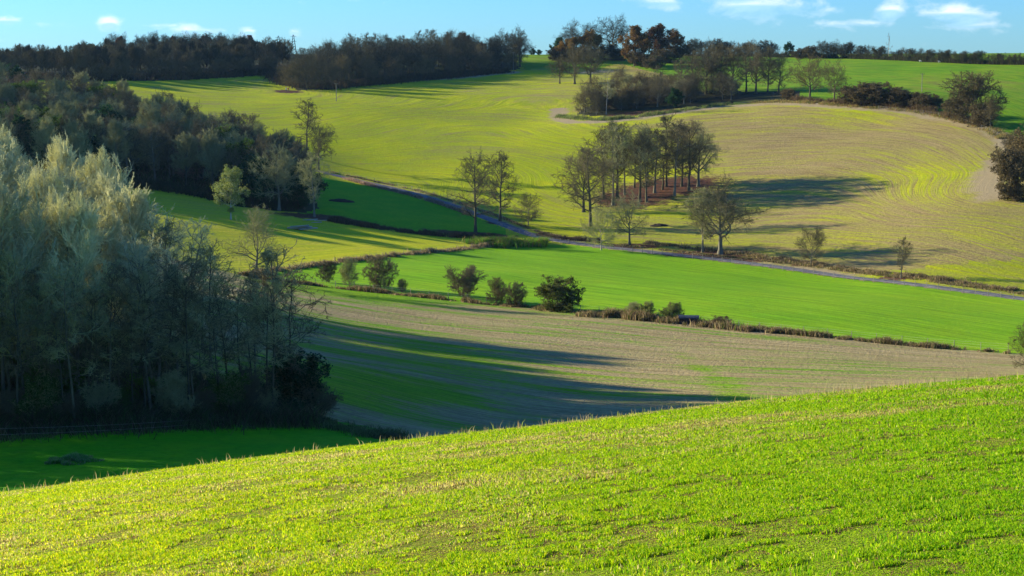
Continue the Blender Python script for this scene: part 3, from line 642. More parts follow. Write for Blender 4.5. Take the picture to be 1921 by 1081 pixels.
# --- hand-placed trees: name, px, py(base), height px, kind, var, bark, twig, leaf, label, width, group
SOLO = [
 # pair by the lane
 ('bare_tree', 892, 436, 146, 'lime', 0, 'dark', 'olive', None, 'tall dark bare tree leaning over the lane, left one of the pair', 1.0),
 ('bare_tree', 938, 416, 127, 'lime', 1, 'dark', 'olive', None, 'tall dark bare tree, right one of the pair where the lane bends', .95),
 ('bare_tree', 991, 423, 58, 'round', 0, 'grey', 'olive', None, 'small round bare tree just right of the tall pair beside the lane', 1.0),
 # oaks right of the clump
 ('bare_tree', 1351, 477, 140, 'oak', 0, 'grey', 'olive', None, 'spreading bare oak with a thick forked trunk on leaf litter beside the lane', 1.3),
 ('bare_tree', 1318, 473, 116, 'lime', 2, 'grey', 'sage', None, 'slender pale bare tree close left of the spreading oak', .9),
 ('bare_tree', 1181, 459, 98, 'oak', 1, 'grey', 'sage', None, 'medium bare tree with pale lit twigs above the lane', 1.0),
 ('bare_tree', 1128, 469, 80, 'round', 1, 'pale', 'sage', None, 'small pale many-stemmed bare tree at the meadow edge by the lane', .9),
 ('bare_tree', 1108, 425, 150, 'lime', 0, 'dark', 'olive', None, 'big bare tree at the front left corner of the clump on the field', 1.15),
 ('bare_tree', 1521, 497, 70, 'round', 2, 'grey', 'olive', None, 'lone small bare tree right of the oak above the lane', .9),
 ('bare_tree', 1690, 522, 75, 'lime', 3, 'grey', 'brown', None, 'lone thin bare tree farthest right along the lane', .8),
 # hawthorns on the hedge line
 ('hawthorn', 612, 530, 36, 'shrub', 0, 'grey', 'olive', None, 'small hawthorn at the left end of the row between the fields', .9),
 ('hawthorn', 656, 536, 46, 'shrub', 1, 'grey', 'sage', None, 'narrow pale hawthorn, second from the left of the row', .65),
 ('hawthorn', 714, 543, 55, 'shrub', 2, 'dark', 'olive', None, 'rounded hawthorn bush, third from the left of the row', .95),
 ('hawthorn', 755, 548, 22, 'shrub', 0, 'grey', 'olive', None, 'tiny thorn bush, smallest of the row between the fields', .8),
 ('hawthorn', 870, 561, 54, 'shrub', 3, 'dark', 'olive', None, 'flat-topped hawthorn standing alone in the middle of the row', 1.05),
 ('hawthorn', 931, 571, 44, 'shrub', 1, 'grey', 'brown', None, 'thin brown hawthorn beside two bushier ones in the row', .75),
 ('hawthorn', 966, 575, 40, 'shrub', 2, 'dark', 'olive', None, 'bushy hawthorn next to the thin brown one in the row', .95),
 ('hawthorn', 1192, 596, 26, 'shrub', 0, 'pale', 'sage', None, 'sparse pale thorn just left of the yellow-green bushes', 1.2),
 # right side bushes etc.
 ('bare_tree', 1928, 705, 100, 'round', 3, 'dark', 'brown', None, 'dark brown bare bush cut by the right edge beside the stubble', .8),
 # tree at the field corner by the near wood
 ('bare_tree', 481, 522, 132, 'oak', 2, 'grey', 'sage', None, 'bare tree at the corner of the lit field in front of the thorn row', .95),
 # trees at front of mid wood
 ('ivy_tree', 433, 412, 92, 'halfleaf', 0, 'pale', 'silver', 'lime', 'pale lit tree with yellow-green ivy before the dark wood', .9),
 ('bare_tree', 590, 407, 116, 'lime', 3, 'grey', 'sage', None, 'pale oval tree at the right foot of the dark wood', .9),
 ('bare_tree', 524, 395, 118, 'oak', 0, 'grey', 'sage', None, 'broad pale bare tree in front of the dark wood', .9),
 ('bare_tree', 575, 292, 100, 'slim', 0, 'dark', 'olive', None, 'tall dark ragged tree rising above the right end of the wood', 1.5),
 ('bare_tree', 598, 318, 92, 'oak', 1, 'dark', 'olive', None, 'rounded dark tree at the right end of the wood below the ragged one', .85),
 # upper hillside
 ('bare_tree', 1824, 232, 90, 'shrub', 3, 'dark', 'brown', None, 'wide dome-shaped bare tree on the field edge near the right', .98),
 ('bare_tree', 1858, 243, 60, 'oak', 2, 'dark', 'brown', None, 'smaller bare tree just right of the dome-shaped one', .9),
 ('bare_tree', 1519, 186, 78, 'oak', 3, 'dark', 'brown', None, 'bare tree, left one of the two at the foot of the pasture', 1.0),
 ('bare_tree', 1565, 189, 72, 'oak', 1, 'dark', 'brown', None, 'bare tree, right one of the two at the foot of the pasture', .95),
 ('bare_tree', 1137, 215, 80, 'understory', 1, 'pale', 'sage', None, 'dead pale snag rising from the thicket at the field nose', .9),
 ('bare_tree', 1667, 112, 46, 'snag', 1, 'pale', 'brown', None, 'tall thin dead tree standing above the ridge hedge', .55),
 ('holly', 1266, 203, 34, 'leafy', 1, 'dark', 'dim', 'ever', 'dark evergreen bush in the middle of the hillside thicket', .9),
 ('bare_tree', 1545, 107, 30, 'lime', 0, 'dark', 'dim', None, 'dark bare tree on the ridge, first of the two tall ones', 1.0),
 ('bare_tree', 1568, 108, 32, 'oak', 1, 'dark', 'dim', None, 'dark bare tree on the ridge, second of the two tall ones', 1.0),
 ('bare_tree', 1480, 107, 26, 'leafy', 0, 'dark', 'dim', 'ever', 'round dark tree on the ridge left of the low ridge bushes', .9),
 ('ridge_bush', 1500, 110, 18, 'thicket', 0, 'dark', 'dim', 'dull', 'low dark ridge bush, left one of the pair', 1.3),
 ('ridge_bush', 1522, 110, 22, 'thicket', 1, 'dark', 'dim', 'dull', 'low dark ridge bush, right one of the pair', 1.2),
 # top clump (between two skyline woods)
 ('bare_tree', 1075, 112, 62, 'oak', 0, 'dark', 'dim', None, 'bare spreading tree at the left of the skyline clump', 1.0),
 ('bare_tree', 1150, 108, 66, 'oak', 3, 'dark', 'dim', None, 'tallest bare tree of the skyline clump with open crown', 1.1),
 ('bare_tree', 1104, 110, 58, 'oak', 2, 'dark', 'dim', None, 'bare tree between the open-crowned ones on the skyline', .9),
 ('autumn_tree', 1108, 112, 46, 'leafy', 0, 'dark', 'dim', 'amber', 'orange-brown leafy tree in the left half of the skyline clump', .95),
 ('autumn_tree', 1070, 114, 36, 'leafy', 1, 'dark', 'dim', 'amber', 'low orange tree at the left foot of the skyline clump', 1.1),
 ('autumn_tree', 1190, 124, 62, 'leafy', 2, 'dark', 'dim', 'copper', 'coppery leafy tree in the middle of the skyline clump', .85),
 ('autumn_tree', 1228, 112, 54, 'leafy', 1, 'dark', 'dim', 'rust', 'deep rust-red tree in the right half of the skyline clump', 1.05),
 ('autumn_tree', 1262, 108, 44, 'leafy', 0, 'dark', 'dim', 'copper', 'brown leafy tree at the right end of the skyline clump', .85),
 ('evergreen', 1050, 112, 34, 'leafy', 2, 'dark', 'dim', 'ever', 'dark evergreen at the left end of the skyline clump', .9),
 ('pine', 999, 104, 12, 'leafy', 2, 'dark', 'dim', 'ever', 'small far pine on the skyline gap, left one', 1.3),
 ('pine', 1012, 104, 10, 'leafy', 1, 'dark', 'dim', 'ever', 'small far pine on the skyline gap, right one', 1.3),
 ('bare_tree', 1050, 157, 52, 'oak', 0, 'dark', 'brown', None, 'bare brown tree at the left end of the group below the skyline clump', 1.0),
 ('bare_tree', 1078, 158, 74, 'oak', 1, 'dark', 'olive', None, 'big bare tree in the group below the skyline clump', 1.1),
 ('bare_tree', 1108, 156, 70, 'oak', 3, 'dark', 'olive', None, 'bare tree at the right of the group below the skyline clump', 1.0),
 # right edge by the bare earth bank
 ('bare_tree', 1903, 376, 92, 'thicket', 1, 'dark', 'brown', 'dull', 'dark scrub tree beside the bare earth bank at the right edge', .8),
 ('bare_tree', 1905, 300, 52, 'shrub', 2, 'grey', 'brown', None, 'greyish brown shrub above the earth bank at the right edge', 1.0),
 ('bare_tree', 1925, 330, 90, 'thicket', 0, 'dark', 'brown', 'dull', 'dark scrub cut by the right edge behind the earth bank', .8),
 # near wood extras
 ('ivy_tree', 268, 770, 66, 'thicket', 2, 'dark', 'olive', 'ivy', 'yellow-green leafy bush at the foot of the near wood', .9),
 ('dark_bush', 545, 775, 112, 'thicket', 0, 'dark', 'olive', 'ever', 'dark leafy bush at the right foot of the near wood', 1.1),
 ('dark_bush', 592, 784, 70, 'shrub', 1, 'dark', 'olive', None, 'arching dark bare bush at the tip of the near wood', 1.1),
]
for (nm, px, py, hp, kd, vr, bk, tw, lf, lab, wd) in SOLO:
    cat = {'hawthorn': 'bush', 'ridge_bush': 'bush', 'dark_bush': 'bush', 'holly': 'bush'}.get(nm, 'tree')
    at_px(px, py, hp, nm, kd, vr, bk, tw, leaf=lf, label=lab, cat=cat, wide=wd, group='hawthorns on the hedge line' if nm == 'hawthorn' else None)

for i, (px, py, h, w_) in enumerate([(1048, 114, 20, 1.5), (1075, 116, 20, 1.5), (1102, 117, 22, 1.5), (1135, 112, 24, 1.5), (1160, 114, 20, 1.4), (1205, 126, 26, 1.4), (1228, 130, 24, 1.3), (1250, 118, 22, 1.5), (1275, 108, 20, 1.5)]):
    at_px(px, py, h, 'scrub_bush', 'thicket', i % 3, 'dark', 'dim', leaf='dull', label='dark scrub bush under the autumn trees of the skyline clump', cat='bush', group='scrub under the skyline clump', wide=w_)
for i, (px, py, h) in enumerate([(20, 800, 70), (75, 797, 90), (130, 798, 60), (185, 795, 80), (225, 793, 60), (330, 790, 95), (375, 789, 60), (420, 787, 85), (465, 785, 95), (500, 786, 60), (100, 760, 110)]):
    at_px(px, py, h, 'wood_shrub', ('shrub', 'thicket', 'shrub')[i % 3], i % 3, 'dark', 'sage' if i % 2 else 'olive', leaf='ivydark', label='tangled shrub under the front trees of the near wood', cat='bush', group='shrubs under the near wood', wide=.9)
# evergreen-leaved broad bush of the row, and two yellow ones by the hut
at_px(1046, 583, 52, 'leafy_bush', 'thicket', 2, 'dark', 'olive', leaf='olive', label='wide dark green bush, largest of the row between the fields', cat='bush', wide=1.35)
at_px(1215, 598, 28, 'yellow_bush', 'thicket', 1, 'dark', 'olive', leaf='lime', label='yellow-green flowering bush, left of the two beside the hut', cat='bush', wide=.9)
at_px(1261, 602, 30, 'yellow_bush', 'thicket', 0, 'dark', 'olive', leaf='lime', label='yellow-green bush directly left of the hut', cat='bush', wide=.95)
at_px(1352, 612, 18, 'low_bush', 'thicket', 2, 'dark', 'brown', leaf='dull', label='low brown bush right of the hut on the hedge line', cat='bush', wide=2.0)


def scatter(poly_px, spacing, n_max, seed, jit=.45):
    """irregular planting positions inside a traced outline"""
    w = cast(poly_px, True)[:, :2]; rg = np.random.default_rng(seed)
    x0, y0 = w.min(0); x1, y1 = w.max(0); P = []
    gx = np.arange(x0, x1 + spacing, spacing); gy = np.arange(y0, y1 + spacing, spacing)
    for i, a in enumerate(gx):
        for b in gy:
            P.append((a + rg.normal() * spacing * jit * .6, b + (i % 2) * spacing / 2 + rg.normal() * spacing * jit * .6))
    P = np.array(P); P = P[inpoly(P[:, 0], P[:, 1], w)]
    if len(P) > n_max: P = P[rg.permutation(len(P))[:n_max]]
    return P


STOCK = {}


def stock(kind, var, bk, tw, lf):
    """a whole tree as one mesh, used only by the woodland masses"""
    k = (kind, var, bk, tw, lf)
    if k not in STOCK:
        ms = proto(kind, var); V, Q, mi, o = [], [], [], 0
        for i, me in enumerate(ms):
            v = np.empty(len(me.vertices) * 3, np.float32); me.vertices.foreach_get('co', v); q = np.empty(len(me.polygons) * 4, np.int32); me.loops.foreach_get('vertex_index', q)
            V.append(v.reshape(-1, 3)); Q.append(q.reshape(-1, 4) + o); o += len(v) // 3; mi += [i] * len(me.polygons)
        me = new_mesh('tree_stock', np.vstack(V), quads=np.vstack(Q)); me.polygons.foreach_set('material_index', np.array(mi, np.int32))
        for m_ in [BK[bk], TW[tw]] + ([LF[lf or 'olive']] if len(ms) > 2 else []): me.materials.append(m_)
        STOCK[k] = bpy.data.objects.new('tree_stock', me)
    return STOCK[k]


def woodland_mass(name, items, label, cat):
    """one countless wood: points carrying whole trees"""
    keys = sorted({it[4:] for it in items}, key=str); col = bpy.data.collections.new('stock')
    obs = [stock(*k) for k in keys]
    for o in obs: col.objects.link(o)
    order = {o.name: i for i, o in enumerate(sorted(obs, key=lambda o: o.name))}
    P = np.array([it[:3] for it in items], float); me = bpy.data.meshes.new(name); me.from_pydata([tuple(p) for p in P], [], [])
    rg = np.random.default_rng(len(items)); n = len(items)
    fattr(me, 'size', [it[3] / NOM for it in items]); fattr(me, 'turn', rg.random(n) * 6.28); fattr(me, 'wide', rg.uniform(.9, 1.2, n))
    a = me.attributes.new('pick', 'INT', 'POINT'); a.data.foreach_set('value', np.array([order[STOCK[it[4:]].name] for it in items], np.int32))
    o = link(name, me); tag(o, label, cat, kind='stuff')
    g = bpy.data.node_groups.new(name, 'GeometryNodeTree'); g.interface.new_socket('Geometry', in_out='INPUT', socket_type='NodeSocketGeometry'); g.interface.new_socket('Geometry', in_out='OUTPUT', socket_type='NodeSocketGeometry')
    N = g.nodes; gi, go = N.new('NodeGroupInput'), N.new('NodeGroupOutput'); ci = N.new('GeometryNodeCollectionInfo'); ci.inputs[0].default_value = col
    ci.inputs['Separate Children'].default_value = True; ci.inputs['Reset Children'].default_value = True
    ip = N.new('GeometryNodeInstanceOnPoints'); ip.inputs['Pick Instance'].default_value = True
    def na(nm, ty='FLOAT'):
        q = N.new('GeometryNodeInputNamedAttribute'); q.data_type = ty; q.inputs[0].default_value = nm; return q.outputs[0]
    cr_ = N.new('ShaderNodeCombineXYZ'); g.links.new(na('turn'), cr_.inputs[2]); cs = N.new('ShaderNodeCombineXYZ')
    mm = N.new('ShaderNodeMath'); mm.operation = 'MULTIPLY'; sz = na('size'); g.links.new(sz, mm.inputs[0]); g.links.new(na('wide'), mm.inputs[1])
    g.links.new(mm.outputs[0], cs.inputs[0]); g.links.new(mm.outputs[0], cs.inputs[1]); g.links.new(sz, cs.inputs[2])
    m2p = N.new('GeometryNodeMeshToPoints')
    g.links.new(gi.outputs[0], ip.inputs['Points']); g.links.new(ci.outputs[0], ip.inputs['Instance']); g.links.new(na('pick', 'INT'), ip.inputs['Instance Index'])
    g.links.new(cr_.outputs[0], ip.inputs['Rotation']); g.links.new(cs.outputs[0], ip.inputs['Scale']); g.links.new(ip.outputs[0], go.inputs[0]); N.remove(m2p)
    o.modifiers.new('trees', 'NODES').node_group = g


def wood(poly, spacing, nmax, seed, hts, mix, label, group, wide=(.85, 1.15), sink=.2, keep=0, mass=None):
    """trees of a wood: the keep largest in view as things of their own, the others as one mass"""
    rg = random.Random(seed)
    P = scatter(poly, spacing, nmax, seed); tot = sum(m[0] for m in mix); L = []
    for (x, y) in P:
        r = rg.random() * tot
        for m_ in mix:
            r -= m_[0]
            if r <= 0: break
        _, nm, kd, nv, bk, tw, lf, hf, lab = m_
        L.append((x, y, rg.uniform(*hts) * hf, nm, kd, rg.randrange(nv), bk, tw, lf, lab or label, rg.uniform(0, 6.28), rg.uniform(*wide)))
    view = lambda q: abs(q[0] / q[1]) < .325
    L.sort(key=lambda q: (not view(q), q[1]))
    one, rest = (L[:keep], L[keep:]) if mass else (L, [])
    for (x, y, h, nm, kd, v, bk, tw, lf, lab, rz, wd) in one:
        tree(nm, x, y, h, kd, v, bk, tw, lf, label=lab, group=group, rz=rz, wide=wd, sink=sink)
    if rest: woodland_mass('woodland', [(q[0], q[1], zat(q[0], q[1]) - .2, q[2], q[4], q[5], q[6], q[7], q[8]) for q in rest], mass, 'woodland')
    print('WOOD', group, len(one), len(rest))


# the near wood on the left (its back and its left continue outside the frame, where its shade comes from)
wood([(-700, 900), (-300, 820), (0, 806), (200, 799), (270, 797), (300, 755), (275, 685), (215, 610), (120, 535), (0, 490), (-300, 470), (-700, 500)], 6.2, 130, 11, (15.5, 20),
     [(5, 'bare_tree', 'brush', 4, 'grey', 'silver', None, 1.0, None), (1.2, 'bare_tree', 'understory', 3, 'grey', 'sage', None, .8, 'slim bare tree with few branches in the near left wood'), (1, 'bare_tree', 'brush', 3, 'grey', 'sage', None, .95, None)],
     'bare silvery twigged tree in the near left wood', 'trees of the near left wood', wide=(.85, 1.15), keep=50, mass='the rest of the silvery bare wood on the near left slope')
wood([(270, 797), (400, 792), (560, 784), (540, 745), (470, 700), (380, 650), (290, 600), (230, 600), (260, 700)], 5.6, 13, 17, (11, 15.5),
     [(3, 'bare_tree', 'understory', 3, 'grey', 'silver', None, 1.0, None), (1.2, 'bare_tree', 'slim', 3, 'grey', 'sage', None, 1.0, None)],
     'slender bare tree in the open right end of the near wood', 'slender trees at the right end of the near wood', wide=(1.0, 1.4))
# thin dark stems at its front and right tip
for i in range(26):
    px = 15 + i * 21 + rnd.uniform(-9, 9); w = cast([(px, 800 - px * .022 + rnd.uniform(-14, 4))], True)[0]
    tree('bare_tree', w[0], w[1], rnd.uniform(9, 13.5) * (1 if px < 420 else .95), 'understory', i % 3, 'dark', 'olive' if i % 2 else 'sage', label='thin-stemmed bare tree along the front edge of the near wood',
         cat='tree', group='thin stems at the edge of the near wood', rz=rnd.uniform(0, 6.28), wide=rnd.uniform(1.0, 1.35), tilt=(rnd.uniform(-.05, .05), rnd.uniform(-.04, .08)))
# the wood across the side valley
wood([(-300, 330), (0, 345), (200, 350), (270, 346), (350, 356), (450, 378), (580, 394), (580, 368), (550, 345), (500, 318), (430, 292), (300, 262), (160, 232), (0, 200), (-300, 185)], 6.8, 330, 12, (12.5, 16.5),
     [(4, 'bare_tree', 'lime', 4, 'grey', 'olive', None, 1.0, None), (3, 'bare_tree', 'brush', 4, 'grey', 'sage', None, 1.0, None), (1.6, 'bare_tree', 'round', 3, 'dark', 'sage', None, .95, None),
      (.7, 'evergreen', 'leafy', 3, 'dark', 'dim', 'ever', .85, 'dark evergreen among bare trees of the wood across the side valley'), (.35, 'ivy_tree', 'halfleaf', 2, 'dark', 'olive', 'ivydark', .9, 'ivy-green tree among bare trees of the wood across the side valley'),
      (.25, 'spruce', 'spruce', 2, 'dark', 'dim', 'ever', .95, 'dark spruce in the wood across the side valley'), (.2, 'bare_tree', 'round', 3, 'dark', 'reddish', None, .9, 'reddish twigged tree in the wood across the side valley')],
     'bare tree in the dark wood across the side valley', 'trees of the wood across the side valley', wide=(.95, 1.3), keep=75, mass='the rest of the dark bare wood climbing the slope across the side valley')
# the long wood under the skyline on the left
wood([(150, 148), (350, 145), (505, 136), (545, 132), (545, 116), (400, 120), (150, 128)], 7.6, 330, 13, (11.5, 14.5),
     [(4, 'bare_tree', 'lime', 4, 'dark', 'brown', None, 1.0, None), (3, 'bare_tree', 'brush', 4, 'dark', 'dim', None, 1.0, None), (3, 'bare_tree', 'oak', 4, 'dark', 'brown', None, .9, None), (.2, 'ivy_tree', 'halfleaf', 2, 'dark', 'dim', 'ivydark', .8, None)],
     '', 'long skyline wood', wide=(1.0, 1.35), keep=0, mass='long bare brown wood under the skyline on the left')
wood([(-250, 150), (150, 150), (150, 128), (-250, 134)], 7.6, 200, 18, (9.5, 12), [(4, 'bare_tree', 'lime', 4, 'dark', 'brown', None, 1.0, None), (3, 'bare_tree', 'brush', 4, 'dark', 'brown', None, 1.0, None)],
     '', 'far left wood', wide=(1.0, 1.35), keep=0, mass='lower bare wood at the far left end of the skyline')
wood([(190, 104), (480, 104), (450, 99), (220, 98)], 13, 60, 14, (10, 12.5), [(3, 'bare_tree', 'oak', 4, 'dark', 'dim', None, 1.0, None), (1.2, 'autumn_tree', 'leafy', 3, 'dark', 'dim', 'rust', .85, None)],
     '', 'far hilltop wood', wide=(1.1, 1.4), keep=0, mass='far dark wood with rust tints on the hilltop above the long wood')
# the wood right of it
wood([(540, 166), (600, 160), (640, 156), (740, 147), (860, 138), (985, 127), (975, 112), (800, 116), (640, 126), (560, 145)], 8.2, 260, 15, (12.5, 18.5),
     [(4, 'bare_tree', 'oak', 4, 'dark', 'dim', None, 1.0, None), (3, 'bare_tree', 'lime', 4, 'dark', 'brown', None, 1.0, None), (2.0, 'bare_tree', 'round', 4, 'dark', 'olive', None, .75, None), (.2, 'autumn_tree', 'leafy', 3, 'dark', 'dim', 'rust', .8, None),
      (.4, 'evergreen', 'leafy', 3, 'dark', 'dim', 'ever', .6, None)],
     '', 'hilltop wood left of centre', wide=(.95, 1.25), keep=0, mass='dark bare wood on the hilltop left of centre')
# rounded bushes along the front of that wood
for (px, py, h, w_) in ((548, 166, 52, 1.3), (575, 170, 62, 1.2), (605, 166, 60, 1.2), (640, 162, 56, 1.1), (690, 156, 50, 1.1), (740, 151, 44, 1.2), (800, 146, 40, 1.2), (855, 141, 36, 1.2), (910, 136, 36, 1.2), (960, 132, 34, 1.2)):
    at_px(px, py, h, 'bare_tree', 'round', rnd.randrange(4), 'dark', 'brown', label='rounded bushy bare tree along the front of the hilltop wood left of centre', cat='tree', group='bushy trees fronting the hilltop wood', wide=w_)
for (px, py, h) in ((310, 148, 34), (360, 147, 30), (410, 143, 32), (455, 140, 30), (500, 138, 32), (230, 150, 34), (190, 151, 30)):
    at_px(px, py, h, 'bare_tree', 'shrub', rnd.randrange(4), 'dark', 'brown', label='low bushy bare tree along the front of the long skyline wood', cat='tree', group='bushy trees fronting the long wood', wide=1.3)
# the clump in the field
for i, (px, py, h, kd) in enumerate([(1150, 385, 145, 'slim'), (1132, 372, 128, 'lime'), (1158, 372, 135, 'lime'), (1172, 366, 118, 'slim'), (1200, 378, 140, 'lime'), (1213, 380, 128, 'slim'), (1228, 362, 122, 'lime'), (1250, 350, 128, 'slim'),
                                     (1243, 356, 108, 'slim'), (1265, 368, 134, 'slim'), (1279, 350, 112, 'lime'), (1292, 358, 124, 'lime'), (1310, 350, 112, 'oak'), (1095, 398, 118, 'oak'), (1190, 352, 98, 'slim'), (1215, 345, 96, 'slim')]):
    at_px(px, py, h, 'bare_tree', kd, i % 3, 'grey' if i % 3 == 0 else 'dark', 'olive' if i % 4 else 'sage', label='tall bare tree in the clump on the open field', cat='tree', group='trees of the field clump', wide=1.35 if kd == 'slim' else 1.0)
# hillside thicket at the field nose, right of centre
wood([(1078, 214), (1120, 218), (1200, 210), (1280, 199), (1390, 188), (1390, 176), (1290, 172), (1180, 170), (1100, 190)], 8.0, 60, 16, (7, 10.5),
     [(3, 'bare_tree', 'round', 4, 'grey', 'brown', None, 1.0, None), (2, 'bare_tree', 'thicket', 3, 'dark', 'brown', 'dull', .8, None), (2, 'bare_tree', 'oak', 4, 'grey', 'olive', None, 1.3, None), (1, 'bare_tree', 'shrub', 3, 'grey', 'sage', None, .85, None)],
     'bare bushy tree in the thicket on the hillside right of centre', 'trees of the hillside thicket', wide=(1.0, 1.3))
for i, (px, py, h) in enumerate([(1325, 176, 92), (1350, 174, 88), (1372, 172, 84), (1400, 174, 90), (1418, 176, 86), (1440, 176, 84), (1460, 174, 72), (1300, 176, 76), (1338, 170, 80), (1276, 184, 70)]):
    at_px(px, py, h, 'bare_tree', ('oak', 'lime')[i % 2], i % 4, 'dark', 'olive', label='tall bare tree in the line at the foot of the pasture right of the thicket', cat='tree', group='tall trees at the foot of the pasture', wide=1.0)
# dark scrub along the pasture foot
for i, (px, py, h, w_) in enumerate([(1600, 194, 30, 1.6), (1622, 196, 38, 1.5), (1645, 197, 38, 1.5), (1668, 198, 32, 1.6), (1690, 199, 28, 1.6), (1715, 201, 26, 1.7), (1742, 204, 26, 1.6), (1480, 186, 18, 1.6), (1793, 222, 34, 1.4), (1846, 238, 40, 1.2)]):
    at_px(px, py, h, 'scrub_bush', 'thicket', i % 3, 'dark', 'brown', leaf='dull', label='dark brown scrub bush in the hedge below the pasture', cat='bush', group='scrub bushes below the pasture', wide=w_)
# ridge hedge trees along the right skyline
for i in range(62):
    px = 1288 + i * 10.4 + rnd.uniform(-4, 4)
    if 1460 < px < 1535: continue
    py = np.interp(px, [1280, 1460, 1600, 1700, 1800, 1921], [105, 107, 110, 114, 120, 123])
    h = rnd.uniform(15, 24) if px > 1600 else rnd.uniform(20, 30)
    at_px(px, py - 1, h, 'hedge_tree', ('oak', 'round', 'shrub')[i % 3], i % 4, 'dark', 'dim', label='small dark bare tree in the hedge along the right skyline', cat='tree', group='hedge trees along the right skyline', wide=rnd.uniform(.9, 1.25))


# ------------------------------------------------------------------ grass and rough growth
def blade_mat(name, trans=0.45):
    m, t, b = base_mat(name); c = t.attr('col', 0)
    t.put(b.inputs['Base Color'], c); b.inputs['Roughness'].default_value = .7
    tr = t.node('ShaderNodeBsdfTranslucent'); t.put(tr.inputs[0], c); mx = t.node('ShaderNodeMixShader'); mx.inputs[0].default_value = trans
    t.l.new(b.outputs[0], mx.inputs[1]); t.l.new(tr.outputs[0], mx.inputs[2]); t.l.new(mx.outputs[0], t.n['Material Output'].inputs[0])
    return m


BLM = blade_mat('grass_blades', .5)


def blades(name, x, y, z, h, w, cols, seed, label, cat, lean=.35, kind='stuff', two=False):
    rg = np.random.default_rng(seed); n = len(x); a = rg.random(n) * 2 * math.pi
    dx, dy = np.cos(a) * w, np.sin(a) * w
    lx, ly = rg.normal(size=n) * lean * h, rg.normal(size=n) * lean * h
    b0 = np.stack([x - dx, y - dy, z - .02], 1); b1 = np.stack([x + dx, y + dy, z - .02], 1)
    m0 = np.stack([x - dx * .7 + lx * .35, y - dy * .7 + ly * .35, z + h * .6], 1); m1 = np.stack([x + dx * .7 + lx * .35, y + dy * .7 + ly * .35, z + h * .6], 1)
    tp = np.stack([x + lx, y + ly, z + h * .95], 1)
    V = np.stack([b0, b1, m1, m0, tp], 1).reshape(-1, 3); i = np.arange(n)[:, None] * 5
    me = new_mesh(name, V, quads=i + np.array([[0, 1, 2, 3]]), tris=i + np.array([[3, 2, 4]]))
    cattr(me, 'col', np.repeat(cols, 5, 0))
    o = link(name, me, BLM); tag(o, label, cat, kind=kind); return o


def vnoise(x, y, s, seed):
    """cheap smooth value noise"""
    rg = np.random.default_rng(seed); G = rg.random((256, 256)); fx, fy = x / s, y / s
    ix, iy = np.floor(fx).astype(int), np.floor(fy).astype(int); tx, ty = fx - ix, fy - iy; tx = tx * tx * (3 - 2 * tx); ty = ty * ty * (3 - 2 * ty)
    g = lambda a, b: G[a % 256, b % 256]
    return (g(ix, iy) * (1 - tx) + g(ix + 1, iy) * tx) * (1 - ty) + (g(ix, iy + 1) * (1 - tx) + g(ix + 1, iy + 1) * tx) * ty


def pick(pal, wts, n, rg):
    i = rg.choice(len(pal), n, p=np.array(wts) / sum(wts)); c = np.array(pal)[i]
    return c * (0.75 + 0.5 * rg.random((n, 1)))


